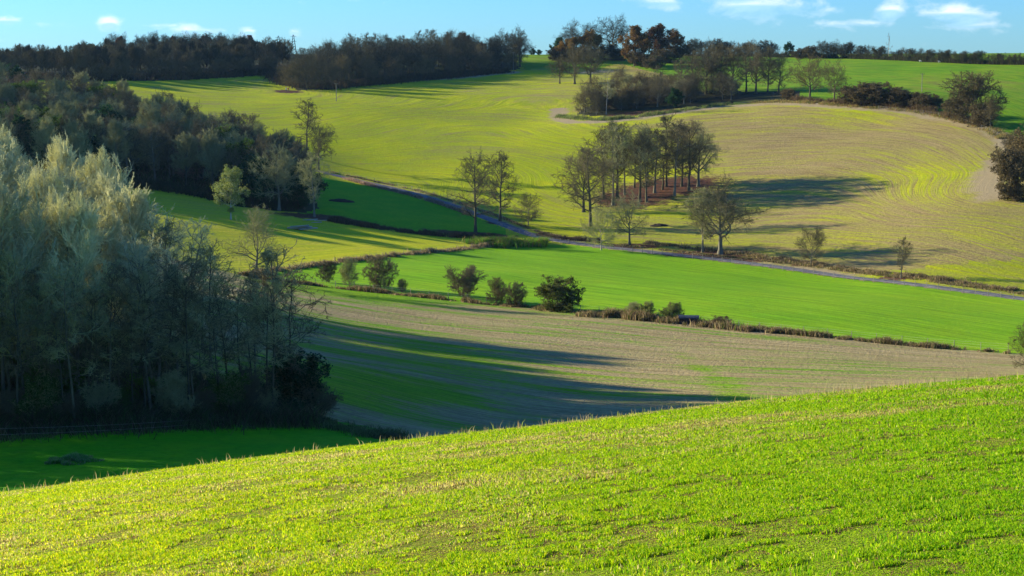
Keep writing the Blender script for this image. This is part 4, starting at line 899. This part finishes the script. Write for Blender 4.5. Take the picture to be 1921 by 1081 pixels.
def foreground_grass():
    rg = np.random.default_rng(3); n = 2300000
    # density falls with distance
    q = rg.random(n); Y = 8.5 * (66 / 8.5) ** q; u = (rg.random(n) * 2 - 1) * .40
    # thinner sowing to either side of the stretch the photograph shows
    wide_ = rg.random(n) < .30; u = np.where(wide_, np.sign(u) * (.38 + rg.random(n) * .62), u); Y = np.where(wide_ & (rg.random(n) < .25), rg.uniform(4, 9, n), Y)
    X = u * Y
    cl = vnoise(X, Y, .45, 1) * .5 + vnoise(X, Y, .16, 2) * .5
    pt = vnoise(X, Y, 3.1, 4) * .6 + vnoise(X, Y, 1.1, 5) * .4
    bare = (vnoise(X, Y * .6, .8, 8) * .6 + vnoise(X, Y, .25, 9) * .4) < .30
    keep = ~bare | (rg.random(n) < .12)
    pit = np.clip((vnoise(X, Y * .8, .62, 15) * .45 + vnoise(X, Y, .15, 16) * .55 - .34) * 8, 0.2, 1)
    X, Y, cl, pt, pit = X[keep], Y[keep], cl[keep], pt[keep], pit[keep]; n = len(X)
    Z = _zz(X, Y)
    h = (0.016 + 0.058 * cl ** 1.8) * pit * (0.6 + 0.8 * rg.random(n)) * (.85 + np.clip((Y - 10) / 60, 0, .7))
    w = 0.0028 * (1 + Y / 14) * (.6 + .8 * rg.random(n))
    green = pick([(.22, .42, .005), (.40, .55, .006), (.58, .62, .010), (.09, .24, .006)], [3, 4, 3, 1.6], n, rg)
    green[:, 0] *= np.clip(.98 - (X / Y) * .65, .72, 1.15)  # yellower to the left: backlit tint worked into the blade colour
    straw = pick([(.64, .54, .22), (.48, .38, .12), (.66, .62, .10), (.20, .11, .05)], [2.5, 2.5, 3, 2.2], n, rg)
    left = np.clip(.5 - X / np.maximum(Y, 1) * 1.2, 0, 1)
    ps = np.clip((pt - .50) * 2.8, 0, .75) + .14 + .12 * np.clip(.1 - X / Y, 0, .4)
    k = (rg.random(n) < ps)[:, None]
    c = np.where(k, straw, green)
    br = (pit < .62) & (rg.random(n) < .5); c[br] = pick([(.22, .13, .06), (.34, .24, .10), (.14, .09, .04)], [3, 2, 2], int(br.sum()), rg)
    h = np.where(k[:, 0], h * .8, h); c = c * np.clip(1.04 - X / Y * .45, .88, 1.25)[:, None]  # blades brightened towards the left, backlight painted into their colour
    blades('grass', X, Y, Z, h, w, c, 7, 'short sunlit pasture grass covering the foreground slope', 'grass', lean=.55)
    # taller seed stalks and tufts along the brow
    m = 5200; u = (rg.random(m) * 2 - 1) * .36; Y = rg.uniform(38, 58, m); X = u * Y; cl = vnoise(X, Y, 1.3, 12)
    s = cl > .62; X, Y = X[s], Y[s]; m = len(X)
    blades('dry_stalks', X, Y, _zz(X, Y), rg.uniform(.10, .34, m) * rg.random(m) ** .4, np.full(m, .009), pick([(.5, .4, .18), (.35, .4, .05), (.4, .28, .12)], [3, 2, 2], m, rg), 8, 'thin dry stalks standing along the brow of the foreground slope', 'dry grass', lean=.25)


foreground_grass()


def strip(name, line_px, width, n, hr, pal, wts, seed, label, cat, lean=.45, wb=.05, side=0.0, world=None, clump=2.2, gap=.35):
    rg = np.random.default_rng(seed); w = cast(line_px, True) if world is None else world
    xs, ys = resample(w, 1.5); k = rg.random(n) * (len(xs) - 1.001); i = k.astype(int); f = k - i
    tx, ty = np.gradient(xs), np.gradient(ys); L = np.hypot(tx, ty)
    off = rg.normal(size=n) * width * .42 + side
    x = xs[i] * (1 - f) + xs[i + 1] * f - ty[i] / L[i] * off; y = ys[i] * (1 - f) + ys[i + 1] * f + tx[i] / L[i] * off
    cl = vnoise(x, y, clump, seed + 1) * .65 + vnoise(x, y, clump * .3, seed + 2) * .35
    s = cl > gap; x, y, cl = x[s], y[s], cl[s]; n = len(x)
    h = (hr[0] + (hr[1] - hr[0]) * np.clip((cl - gap) * 2, 0, 1)) * (.5 + .7 * rg.random(n))
    return blades(name, x, y, _zz(x, y), h, wb * (.5 + rg.random(n)), pick(pal, wts, n, rg), seed, label, cat, lean=lean)


DRY = [(.34, .25, .12), (.22, .15, .08), (.14, .12, .04), (.10, .14, .02), (.45, .35, .18)]
strip('rough_grass', HEDGE[:-1], 1.15, 30000, (.25, 1.1), DRY, [3, 3, 3, 2, 1], 21, 'brown rough grass and weeds along the line between stubble and green field', 'rough grass')
strip('rough_grass', [(1060, 589), (1150, 595), (1200, 599), (1290, 607), (1400, 619), (1480, 627)], 2.4, 16000, (.5, 1.9), DRY, [2, 3, 3, 1, 1], 22, 'taller brown brambles on the hedge line around the hut', 'rough grass', gap=.42)
strip('rough_grass', DITCH, 1.5, 22000, (.3, 1.1), DRY, [4, 3, 3, 1, 3], 23, 'tall dry grass along the ditch between the yellow field and the green field', 'rough grass')
strip('rough_grass', [(900, 463), (940, 459), (985, 458), (1040, 461)], 5.0, 15000, (.8, 2.2), [(.10, .22, .02), (.14, .3, .02), (.3, .2, .08)], [3, 3, 2], 24, 'dense green rushes and reeds at the corner below the lane', 'rough grass', gap=.25)
strip('rough_grass', [(610, 412), (700, 428), (780, 438), (870, 446), (940, 444)], 2.5, 20000, (.4, 1.6), [(.10, .07, .05), (.16, .10, .06), (.07, .08, .03)], [3, 2, 2], 25, 'dark dead growth along the lower edge of the shaded meadow', 'rough grass')
strip('rough_grass', None, .9, 20000, (.2, .7), DRY, [4, 2, 3, 3, 2], 26, 'pale rough verge along the upper side of the lane', 'rough grass', world=ROADw, side=4.2)
strip('rough_grass', [(640, 333), (700, 350), (760, 364), (830, 384), (890, 405)], 1.4, 9000, (.3, 1.1), [(.5, .36, .24), (.36, .24, .15), (.2, .15, .08)], [3, 3, 1], 27, 'reddish dry verge along the lower side of the lane on the left', 'rough grass')
strip('rough_grass', [(1045, 218), (1075, 222), (1130, 226), (1200, 219), (1290, 206), (1380, 194)], 3.0, 14000, (.4, 1.5), [(.2, .3, .05), (.13, .16, .05), (.3, .25, .12)], [3, 3, 2], 28, 'green and brown undergrowth at the foot of the hillside thicket', 'rough grass')
strip('rough_grass', [(1400, 192), (1480, 191), (1560, 196), (1640, 202), (1720, 208), (1790, 222), (1850, 240), (1890, 262)], 3.2, 22000, (.3, 1.1), [(.42, .30, .11), (.22, .22, .05), (.24, .12, .07), (.14, .2, .03)], [3, 3, 2, 2], 29, 'ochre rough grass along the top edge of the ploughed hillside', 'rough grass')
strip('rough_grass', [(-60, 822), (100, 815), (300, 804), (450, 797), (600, 790), (680, 800), (745, 826)], 2.4, 30000, (.15, .75), [(.13, .2, .05), (.22, .26, .10), (.09, .10, .04)], [3, 2, 3], 30, 'pale tussocks along the foot of the near wood', 'rough grass', wb=.02)
strip('rough_grass', [(1200, 455), (1300, 466), (1400, 478), (1520, 495), (1650, 512), (1800, 532), (1921, 548)], 1.8, 16000, (.3, 1.2), DRY, [3, 3, 3, 1, 3], 31, 'brown rough grass along the foot of the hillside above the lane', 'rough grass')
strip('rough_grass', [(1000, 440), (1050, 447), (1090, 453), (1140, 452)], 1.6, 7000, (.4, 1.2), [(.10, .08, .05), (.16, .12, .07)], [3, 2], 32, 'dark brown growth beside the lane below the field clump', 'rough grass')
def tuft_patch(px, py, sx, sy, n, hr, pal, wts, seed, label):
    rg = np.random.default_rng(seed); w = cast([(px, py)], True)[0]; a = rg.random(n) * 6.283; r = rg.random(n) ** .55 * (.75 + .3 * np.sin(a * 3 + 1) * np.sin(a * 2 + seed) + .15 * np.sin(a * 7))
    x, y = w[0] + np.cos(a) * r * sx, w[1] + np.sin(a) * r * sy; cl = vnoise(x, y, .8, seed); s_ = cl > .25; x, y, cl, r = x[s_], y[s_], cl[s_], r[s_]; n = len(x)
    blades('rough_grass', x, y, _zz(x, y), (hr[0] + (hr[1] - hr[0]) * cl * (1.1 - r)) * rg.uniform(.5, 1.1, n), .02 * (.5 + rg.random(n)), pick(pal, wts, n, rg), seed, label, 'rough grass', lean=.5)


tuft_patch(132, 866, 1.9, 2.4, 9000, (.1, .85), [(.20, .28, .12), (.10, .34, .04), (.36, .36, .22)], [2, 4, 1], 33, 'grey tussock mound in the shaded valley meadow')
tuft_patch(735, 822, 1.6, 2.5, 6000, (.1, .7), [(.13, .15, .06), (.10, .14, .05), (.2, .17, .1)], [3, 2, 1], 41, 'weedy tussocks at the right tip of the shaded valley meadow')
strip('hedge', [(1285, 106), (1400, 106), (1600, 110), (1700, 114), (1800, 119), (1940, 122)], 2.0, 30000, (.8, 3.2), [(.05, .05, .03), (.07, .06, .03), (.05, .07, .03)], [3, 2, 2], 61, 'dark low hedge along the right skyline under the ridge trees', 'hedge', wb=.1, gap=.3, lean=.35)
strip('undergrowth', [(1480, 188), (1560, 193), (1640, 200), (1720, 205), (1790, 221), (1850, 238)], 2.5, 14000, (.6, 2.4), [(.10, .07, .04), (.12, .11, .04), (.2, .12, .06)], [3, 2, 2], 62, 'tangled dead growth between the scrub bushes below the pasture', 'undergrowth', wb=.06, gap=.35, lean=.5)
# bramble undergrowth in the woods
def thick_floor(poly, n, hr, seed, label, wb):
    w = cast(poly, True)[:, :2]; rg = np.random.default_rng(seed); x = rg.uniform(w[:, 0].min(), w[:, 0].max(), n); y = rg.uniform(w[:, 1].min(), w[:, 1].max(), n)
    s_ = inpoly(x, y, w) & (vnoise(x, y, 3.0, seed) > .35); x, y = x[s_], y[s_]; n = len(x); cl = vnoise(x, y, 3.0, seed)
    blades('undergrowth', x, y, _zz(x, y), hr * cl * rg.uniform(.3, 1.2, n), wb * (.5 + rg.random(n)), pick([(.10, .09, .05), (.07, .12, .03), (.20, .17, .09), (.08, .055, .03)], [3, 4, 2, 2], n, rg), seed, label, 'undergrowth', lean=.7)


thick_floor([(-120, 800), (0, 800), (200, 794), (400, 786), (500, 780), (440, 745), (330, 700), (230, 640), (150, 560), (0, 520), (-120, 520)], 170000, 3.0, 51, 'dark brambles all through the floor of the near wood', .035)
thick_floor([(-100, 340), (200, 345), (350, 352), (450, 375), (570, 388), (560, 345), (440, 295), (160, 235), (-100, 200)], 150000, 2.8, 52, 'dark brambles through the floor of the wood across the side valley', .09)
strip('undergrowth', [(-200, 810), (0, 800), (200, 792), (400, 785), (560, 778)], 5.5, 60000, (.4, 2.2), [(.10, .09, .05), (.07, .13, .03), (.20, .17, .09), (.08, .055, .03)], [3, 4, 2, 2], 34, 'dark brambles and dead stems under the near wood', 'undergrowth', wb=.025, gap=.3, lean=.7)
strip('undergrowth', [(-100, 345), (150, 345), (270, 350), (350, 360), (450, 380), (575, 394)], 5.0, 42000, (.5, 2.6), [(.06, .06, .03), (.05, .08, .02), (.08, .06, .04)], [3, 3, 2], 35, 'dark brambles along the foot of the wood across the side valley', 'undergrowth', gap=.25, lean=.6)
strip('undergrowth', [(-100, 148), (180, 150), (350, 147), (510, 138), (545, 160), (600, 168), (640, 162), (760, 152), (900, 139), (955, 134)], 7.0, 50000, (.8, 3.5), [(.06, .05, .03), (.05, .06, .02), (.09, .06, .04)], [3, 2, 2], 36, 'dark undergrowth along the foot of the skyline woods', 'undergrowth', wb=.08, gap=.25, lean=.6)


# ------------------------------------------------------------------ built things
def prim(parts, name, mat, parent=None):
    """parts: list of ('box', centre, size) / ('cyl', p0, p1, r) joined in one mesh"""
    V, Q = [], []; o = 0
    for p in parts:
        if p[0] == 'box':
            c, s = np.array(p[1], float), np.array(p[2], float) / 2; rot = p[3] if len(p) > 3 else 0
            v = np.array([(x, y, z) for z in (-1, 1) for x, y in ((-1, -1), (1, -1), (1, 1), (-1, 1))]) * s
            if rot: v = v @ np.array(Matrix.Rotation(rot, 3, 'Y').transposed())
            v += c; q = np.array([(0, 3, 2, 1), (4, 5, 6, 7), (0, 1, 5, 4), (1, 2, 6, 5), (2, 3, 7, 6), (3, 0, 4, 7)])
        else:
            v, q = tubes(np.array([[p[1], p[2]]], float), np.array([[p[3], p[4] if len(p) > 4 else p[3]]], float), 6)
            v = np.vstack([v]); q = np.vstack([q, [[6, 7, 8, 9], [6, 9, 10, 11]]])
        V.append(v); Q.append(q + o); o += len(v)
    return link(name, new_mesh(name, np.vstack(V), quads=np.vstack(Q)), mat, parent)


def simple_mat(name, c1, c2, sc=4, rough=.8):
    m, t, b = base_mat(name); pos = t.node('ShaderNodeTexCoord').outputs['Object']
    t.put(b.inputs['Base Color'], t.mix(t.ramp(t.noise(pos, sc, 5, .65), .3, .7), c1, c2)); b.inputs['Roughness'].default_value = rough
    return m


WOOD = simple_mat('weathered_wood', (.20, .17, .12), (.34, .30, .23)); DARKW = simple_mat('tarred_boards', (.02, .02, .022), (.05, .048, .045)); WIRE = simple_mat('wire', (.5, .45, .36), (.6, .55, .45), 1, .5)
ROOF = simple_mat('roof_sheet', (.03, .035, .045), (.07, .085, .10), 3, .6)


def empty(name, p, rz=0.0):
    e = bpy.data.objects.new(name, None); COL.objects.link(e); e.location = p; e.rotation_euler = (0, 0, rz); return e


def fence(world_xy, step, label, rails=(0.45, 0.8, 1.1), h=1.25, r=.06, maxp=100, group=None, wire_r=.008):
    x, y = world_xy; d = np.r_[0, np.cumsum(np.hypot(np.diff(x), np.diff(y)))]; n = min(maxp, int(d[-1] / step)); t = np.linspace(0, d[-1], n)
    fx, fy = np.interp(t, d, x), np.interp(t, d, y); fz = _zz(fx, fy)
    e = empty('wire_fence', (fx[0], fy[0], fz[0])); tag(e, label, 'fence', group)
    me = None
    for a, b, c in zip(fx, fy, fz):
        o = prim([('cyl', (0, 0, -.3), (0, 0, h), r, r * .85)], 'post', WOOD) if me is None else link('post', me)
        me = o.data; o.parent = e; o.location = (a - fx[0], b - fy[0], c - fz[0]); o.rotation_euler = (rnd.uniform(-.03, .03), rnd.uniform(-.03, .03), rnd.random() * 3)
    P = []
    for hh in rails: P.append(np.stack([fx - fx[0], fy - fy[0], fz - fz[0] + hh], 1))
    P = np.array(P); V, Q = tubes(P, np.full(P.shape[:2], wire_r), 3)
    link('wire', new_mesh('wire', V, quads=Q), WIRE, e)
    return e


# lane fence on the meadow side
sel = (RY < 405) & (RY > 270)
fence((RX[sel] - RNX[sel] * 2.9 * 1, RY[sel] - RNY[sel] * 2.9), 2.6, 'long post and wire fence on the lower side of the lane')
selL = (RX < -5) & (RX > -60)
fence((RX[selL] + RNX[selL] * 3.0, RY[selL] + RNY[selL] * 3.0), 3.2, 'short post and wire fence on the upper side of the lane at the left')
hx, hy = resample(HEDGEw[:-1], 2.0)
fence((hx, hy + 1.0), 3.4, 'old wire fence following the thorn row between stubble and green field', r=.05, h=1.15)
dx_, dy_ = resample(DITCHw, 2.0)
fence((dx_, dy_ - .8), 3.2, 'wire fence along the ditch below the yellow field', r=.05, h=1.1)
tw_ = cast([(1640, 204), (1690, 210), (1740, 214), (1790, 224), (1840, 240), (1875, 256)], True)
tx_, ty_ = resample(tw_, 2.0)
fence((tx_, ty_), 3.5, 'wire fence at the foot of the pasture above the hillside field', r=.07, h=1.2)


def hut():
    w = cast([(1290, 605)], True)[0]; e = empty('hut', (w[0], w[1] - 1.6, w[2] - .15), -.12); tag(e, 'small dark tarred hut with a low curved roof on the hedge line', 'hut')
    L, D, Hh = 2.8, 1.9, 1.15
    bl = [('box', (0, 0, Hh / 2), (L - .06, D - .06, Hh))]
    n = 14
    for i in range(n): bl.append(('box', (-L / 2 + (i + .5) * L / n, -D / 2, Hh / 2), (L / n - .02, .04, Hh - .02)))
    for i in range(9): bl.append(('box', (L / 2, -D / 2 + (i + .5) * D / 9, Hh / 2), (.04, D / 9 - .02, Hh - .02))); bl.append(('box', (-L / 2, -D / 2 + (i + .5) * D / 9, Hh / 2), (.04, D / 9 - .02, Hh - .02)))
    prim(bl, 'wall', DARKW, e)
    # low curved roof
    K = 12; a = np.linspace(0, math.pi, K); V = []
    for x in (-L / 2 - .12, L / 2 + .12):
        for t_, s in ((a, 1.0), (a, .93)):
            for q in t_: V.append((x, -math.cos(q) * (D / 2 + .12) * s, Hh + math.sin(q) * .32 * s + (0 if s == 1 else -.01)))
    V = np.array(V); Q = []
    for i in range(K - 1):
        Q += [(i, i + 1, 2 * K + i + 1, 2 * K + i), (K + i, 3 * K + i, 3 * K + i + 1, K + i + 1), (i, K + i, K + i + 1, i + 1), (2 * K + i, 2 * K + i + 1, 3 * K + i + 1, 3 * K + i)]
    link('roof', new_mesh('roof', V, quads=np.array(Q), smooth=False), ROOF, e)
    d = prim([('box', (.5, -D / 2 - .04, .36), (.6, .04, .68))], 'door', DARKW, e)
    prim([('cyl', (.72, -D / 2 - .06, .36), (.72, -D / 2 - .10, .36), .02)], 'handle', WIRE, d)


hut()


def pole(px, py, hpx, label, arm=True):
    w = cast([(px, py)], True)[0]; h = hpx * w[1] / FOC; e = empty('power_pole', (w[0], w[1], w[2]), rnd.uniform(-.2, .2)); tag(e, label, 'pole', 'poles of the power line')
    prim([('cyl', (0, 0, -.3), (0, 0, h), .17, .12)], 'mast', WOOD, e)
    if arm:
        c = prim([('box', (0, -.16, h - .35), (1.7, .12, .14)), ('cyl', (-.5, -.12, h - .42), (0, -.12, h - 1.1), .03), ('cyl', (.5, -.12, h - .42), (0, -.12, h - 1.1), .03)], 'crossarm', WOOD, e)
        for s in (-.75, 0, .75): prim([('cyl', (s, -.16, h - .28), (s, -.16, h - .05), .05)], 'insulator', DARKW, c)


pole(631, 190, 34, 'slim wooden pole standing in the hillside field on the left')
pole(1729, 172, 34, 'slim wooden pole standing on the green pasture at the right')
pole(963, 132, 34, 'wooden pole at the right edge of the hilltop wood')


def far_mast(px, hp, label):
    py = 98; w = cast([(px, 104)], True)[0]; X = w[0] / w[1] * 985; Y = 985.; z = zat(X, Y); h = hp * Y / FOC
    e = empty('lattice_mast', (X, Y, z)); tag(e, label, 'mast', 'far masts'); h = -z + (105 - (78 - hp)) * Y / FOC
    P = [('cyl', (a, b, 0), (a * .15, b * .15, h), .14, .08) for a in (-1.6, 1.6) for b in (-1.6, 1.6)]
    for k in range(7):
        f0, f1 = 1 - .85 * k / 7, 1 - .85 * (k + 1) / 7; z0, z1 = h * k / 7, h * (k + 1) / 7
        for s in (-1.6, 1.6): P += [('cyl', (-1.6 * f0, s * f0, z0), (1.6 * f1, s * f1, z1), .06), ('cyl', (s * f0, 1.6 * f0, z0), (s * f1, -1.6 * f1, z1), .06)]
    prim(P, 'lattice', DARKW, e); prim([('cyl', (-1.8, 0, h - 1), (1.8, 0, h - 1), .1), ('cyl', (-1.8, 0, h - 4), (1.8, 0, h - 4), .1)], 'crossarm', DARKW, e)


far_mast(523, 10, 'distant lattice mast above the trees, left of the two')
far_mast(551, 12, 'distant lattice mast above the trees, right of the two')


def log_pile(px, py, label, n=16, rad=.22, ln=3.6, mat=None, mound=True):
    w = cast([(px, py)], True)[0]; e = empty('log_pile', (w[0], w[1], w[2])); tag(e, label, 'log pile'); rg = random.Random(px)
    for i in range(n):
        a = rg.uniform(-.35, .35); x, y, z = rg.uniform(-2.6, 2.6), rg.uniform(-1, 1), rad + rg.choice((0, 0, .35, .6)); l = rg.uniform(.5, 1) * ln / 2
        prim([('cyl', (x - l * math.cos(a), y - l * math.sin(a), z), (x + l * math.cos(a), y + l * math.sin(a), z + rg.uniform(-.1, .25)), rad * rg.uniform(.5, 1))], 'log', mat or BK['pale'], e)


log_pile(562, 432, 'pile of felled pale logs on the yellow field before the dark wood')
log_pile(600, 419, 'few cut branches lying at the foot of the pale oval tree', n=5, rad=.16)


def dark_mound(px, py, sx, sy, h, label, mat):
    w = cast([(px, py)], True)[0]; rg = np.random.default_rng(px); n = 28
    g = np.linspace(-1, 1, n); A, B = np.meshgrid(g, g, indexing='ij'); r = np.hypot(A, B)
    Z = np.clip(1 - r ** 2, 0, 1) ** .7 * h * (.7 + .6 * vnoise(A * 5 + 9, B * 5 + 9, 1, px)) - .25 * (r > .97)
    X, Y = w[0] + A * sx, w[1] + B * sy; V = np.stack([X.ravel(), Y.ravel(), _zz(X.ravel(), Y.ravel()) + Z.ravel()], 1)
    i = np.arange(n - 1); I, J = np.meshgrid(i, i, indexing='ij'); b = (I * n + J).ravel(); Q = np.stack([b, b + n, b + n + 1, b + 1], 1)
    o = link('low_mound', new_mesh('low_mound', V, quads=Q, smooth=True), mat); tag(o, label, 'heap')


MOUND_DARK = simple_mat('mound_surface', (.03, .022, .018), (.07, .05, .035), 1.2, .95)
dark_mound(641, 378, 3.6, 2.2, .6, 'low dark mound in the shaded meadow by the wood', MOUND_DARK)  # low raised mound in a dark mottled tone
dark_mound(1236, 424, 2.4, 1.3, .5, 'small dark heap below the field clump', MOUND_DARK)

# pair of pale wires before the near wood, with the post they end at
pw = cast([(-60, 812), (640, 786)], True)
for k, (pa, pb) in enumerate([((-60, 805), (560, 768)), ((-60, 817), (575, 774))]):
    (ua, va), (ub, vb) = uv(*pa), uv(*pb); ya, yb = 100., 140.
    A, B = np.array([ua * ya, ya, -va * ya]), np.array([ub * yb, yb, -vb * yb]); t = np.linspace(0, 1, 40)[:, None]
    P = A + (B - A) * t; P[:, 2] -= .35 * 4 * (t * (1 - t))[:, 0] - .0
    V, Q = tubes(P[None], np.full((1, 40), .0045), 4)
    o = link('overhead_wire', new_mesh('overhead_wire', V - A, quads=Q), WIRE, loc=A); tag(o, ('upper', 'lower')[k] + ' of two thin pale wires strung in front of the near wood', 'wire')
    for q in (A, B):
        g = zat(q[0], q[1]); e = empty('wooden_pole', (q[0], q[1], g)); tag(e, 'slim pole carrying the %s wire at its %s end' % (('upper', 'lower')[k], 'left' if q is A else 'right'), 'pole')
        prim([('cyl', (0, 0, -.4), (0, 0, q[2] - g + .15), .06, .045)], 'mast', WOOD, e); prim([('cyl', (0, 0, q[2] - g + .15), (0, 0, q[2] - g + .24), .05)], 'cap', DARKW, e)


def person(px, py, coat, label, rz):
    w = cast([(px, py)], True)[0]
    J = {'pelvis': (0, 0, .95), 'waist': (0, 0, 1.12), 'chest': (0, .01, 1.35), 'neck': (0, .01, 1.5), 'head': (0, .0, 1.62), 'top': (0, 0, 1.74)}
    vs = list(J.values()); ks = list(J); es = [(0, 1), (1, 2), (2, 3), (3, 4), (4, 5)]; rd = [.14, .13, .15, .06, .095, .07]
    for s, ph in ((-1, .18), (1, -.16)):
        b = len(vs); vs += [(s * .10, 0, .9), (s * .11, -ph * .5, .5), (s * .11, -ph + .06 * (ph < 0), .08), (s * .12, -ph - .14, .04)]; rd += [.09, .06, .042, .035]; es += [(0, b), (b, b + 1), (b + 1, b + 2), (b + 2, b + 3)]
        b = len(vs); vs += [(s * .2, 0, 1.42), (s * .26, .04, 1.15), (s * .25, ph * .6, .92), (s * .25, ph * .6 - .05, .84)]; rd += [.065, .048, .036, .032]; es += [(2, b), (b, b + 1), (b + 1, b + 2), (b + 2, b + 3)]
    me = bpy.data.meshes.new('person'); me.from_pydata(vs, es, []); o = bpy.data.objects.new('person', me); COL.objects.link(o)
    md = o.modifiers.new('skin', 'SKIN'); o.modifiers.new('sub', 'SUBSURF').levels = 1
    for v, r in zip(me.skin_vertices[0].data, rd): v.radius = (r, r)
    me.skin_vertices[0].data[0].use_root = True
    bpy.context.view_layer.update(); dg = bpy.context.evaluated_depsgraph_get(); m2 = bpy.data.meshes.new_from_object(o.evaluated_get(dg)); o.modifiers.clear(); o.data = m2
    sk = simple_mat('skin', (.45, .28, .2), (.5, .32, .24)); ct = simple_mat('coat_' + coat[0], *coat[1:]); tr = simple_mat('trousers', (.04, .05, .08), (.07, .08, .11))
    m2.materials.clear(); [m2.materials.append(a) for a in (sk, ct, tr)]
    for p in m2.polygons:
        z = p.center.z; x = abs(p.center.x); p.use_smooth = True
        p.material_index = 0 if (z > 1.49 or (z < .93 and x > .2)) else (1 if z > .88 else 2)
    o.location = w; o.rotation_euler = (0, 0, rz); tag(o, label, 'person', 'walkers by the wood')
    hv, hq = [], []
    n = 10
    for i in range(n // 2 + 1):
        for j in range(n): f = i / (n // 2) * 1.5; a = j / n * 6.283; hv.append((math.sin(f) * math.cos(a) * .108, .02 + math.sin(f) * math.sin(a) * .12, 1.64 + math.cos(f) * .125))
    for i in range(n // 2):
        for j in range(n): hq.append((i * n + j, i * n + (j + 1) % n, (i + 1) * n + (j + 1) % n, (i + 1) * n + j))
    link('hair', new_mesh('hair', np.array(hv), quads=np.array(hq), smooth=True), simple_mat('hair', (.05, .035, .02), (.08, .05, .03)), o)


person(541, 172, ('red', (.5, .03, .02), (.6, .06, .04)), 'walker in a red coat by the corner of the hilltop wood', .4)
person(537, 172, ('pale', (.5, .45, .42), (.62, .58, .55)), 'walker in a pale coat beside the one in red', .2)


def sheep(px, py, rz, label):
    w = cast([(px, py)], True)[0]; vs = [(0, -.45, .68), (0, -.15, .72), (0, .25, .72), (0, .5, .70), (0, .68, .88), (0, .86, .86)]; es = [(0, 1), (1, 2), (2, 3), (3, 4), (4, 5)]; rd = [.22, .27, .27, .2, .10, .07]
    for s in (-.13, .13):
        for y, p in ((-.35, 0), (.4, 3)):
            b = len(vs); vs += [(s, y, .42), (s, y - .03 if y < 0 else y, .2), (s, y, .02)]; rd += [.08, .04, .035]; es += [(p, b), (b, b + 1), (b + 1, b + 2)]
    me = bpy.data.meshes.new('sheep'); me.from_pydata(vs, es, []); o = bpy.data.objects.new('sheep', me); COL.objects.link(o); o.modifiers.new('skin', 'SKIN'); o.modifiers.new('sub', 'SUBSURF').levels = 1
    for v, r in zip(me.skin_vertices[0].data, rd): v.radius = (r, r)
    me.skin_vertices[0].data[0].use_root = True
    bpy.context.view_layer.update(); m2 = bpy.data.meshes.new_from_object(o.evaluated_get(bpy.context.evaluated_depsgraph_get())); o.modifiers.clear(); o.data = m2
    m2.materials.clear(); m2.materials.append(simple_mat('fleece', (.55, .5, .42), (.7, .66, .58), 12)); o.location = w; o.rotation_euler = (0, 0, rz); tag(o, label, 'sheep', 'sheep on the ridge pasture')


sheep(1727, 117, 1.2, 'pale sheep grazing below the ridge hedge, left one'); sheep(1762, 118, 1.8, 'pale sheep grazing below the ridge hedge, right one')


def haze():
    """thin blue autumn air round the whole valley"""
    me = bpy.data.meshes.new('haze'); x, y0, y1, z0, z1 = 1300., -40., 1500., -110., 45.
    v = [(a, b, c) for c in (z0, z1) for a, b in ((-x, y0), (x, y0), (x, y1), (-x, y1))]
    me.from_pydata(v, [], [(0, 3, 2, 1), (4, 5, 6, 7), (0, 1, 5, 4), (1, 2, 6, 5), (2, 3, 7, 6), (3, 0, 4, 7)])
    m = bpy.data.materials.new('haze'); m.use_nodes = True; t = NT(m.node_tree)
    for nd in list(t.n): t.n.remove(nd)
    pv = t.node('ShaderNodeVolumePrincipled'); pv.inputs['Color'].default_value = (.36, .66, 1, 1); pv.inputs['Density'].default_value = HAZE; pv.inputs['Anisotropy'].default_value = .3
    o = t.node('ShaderNodeOutputMaterial'); t.l.new(pv.outputs[0], o.inputs['Volume'])
    tag(link('haze', me, m), 'thin blue air lying over the valley', 'haze', kind='stuff')


HAZE = 0.000025
haze()
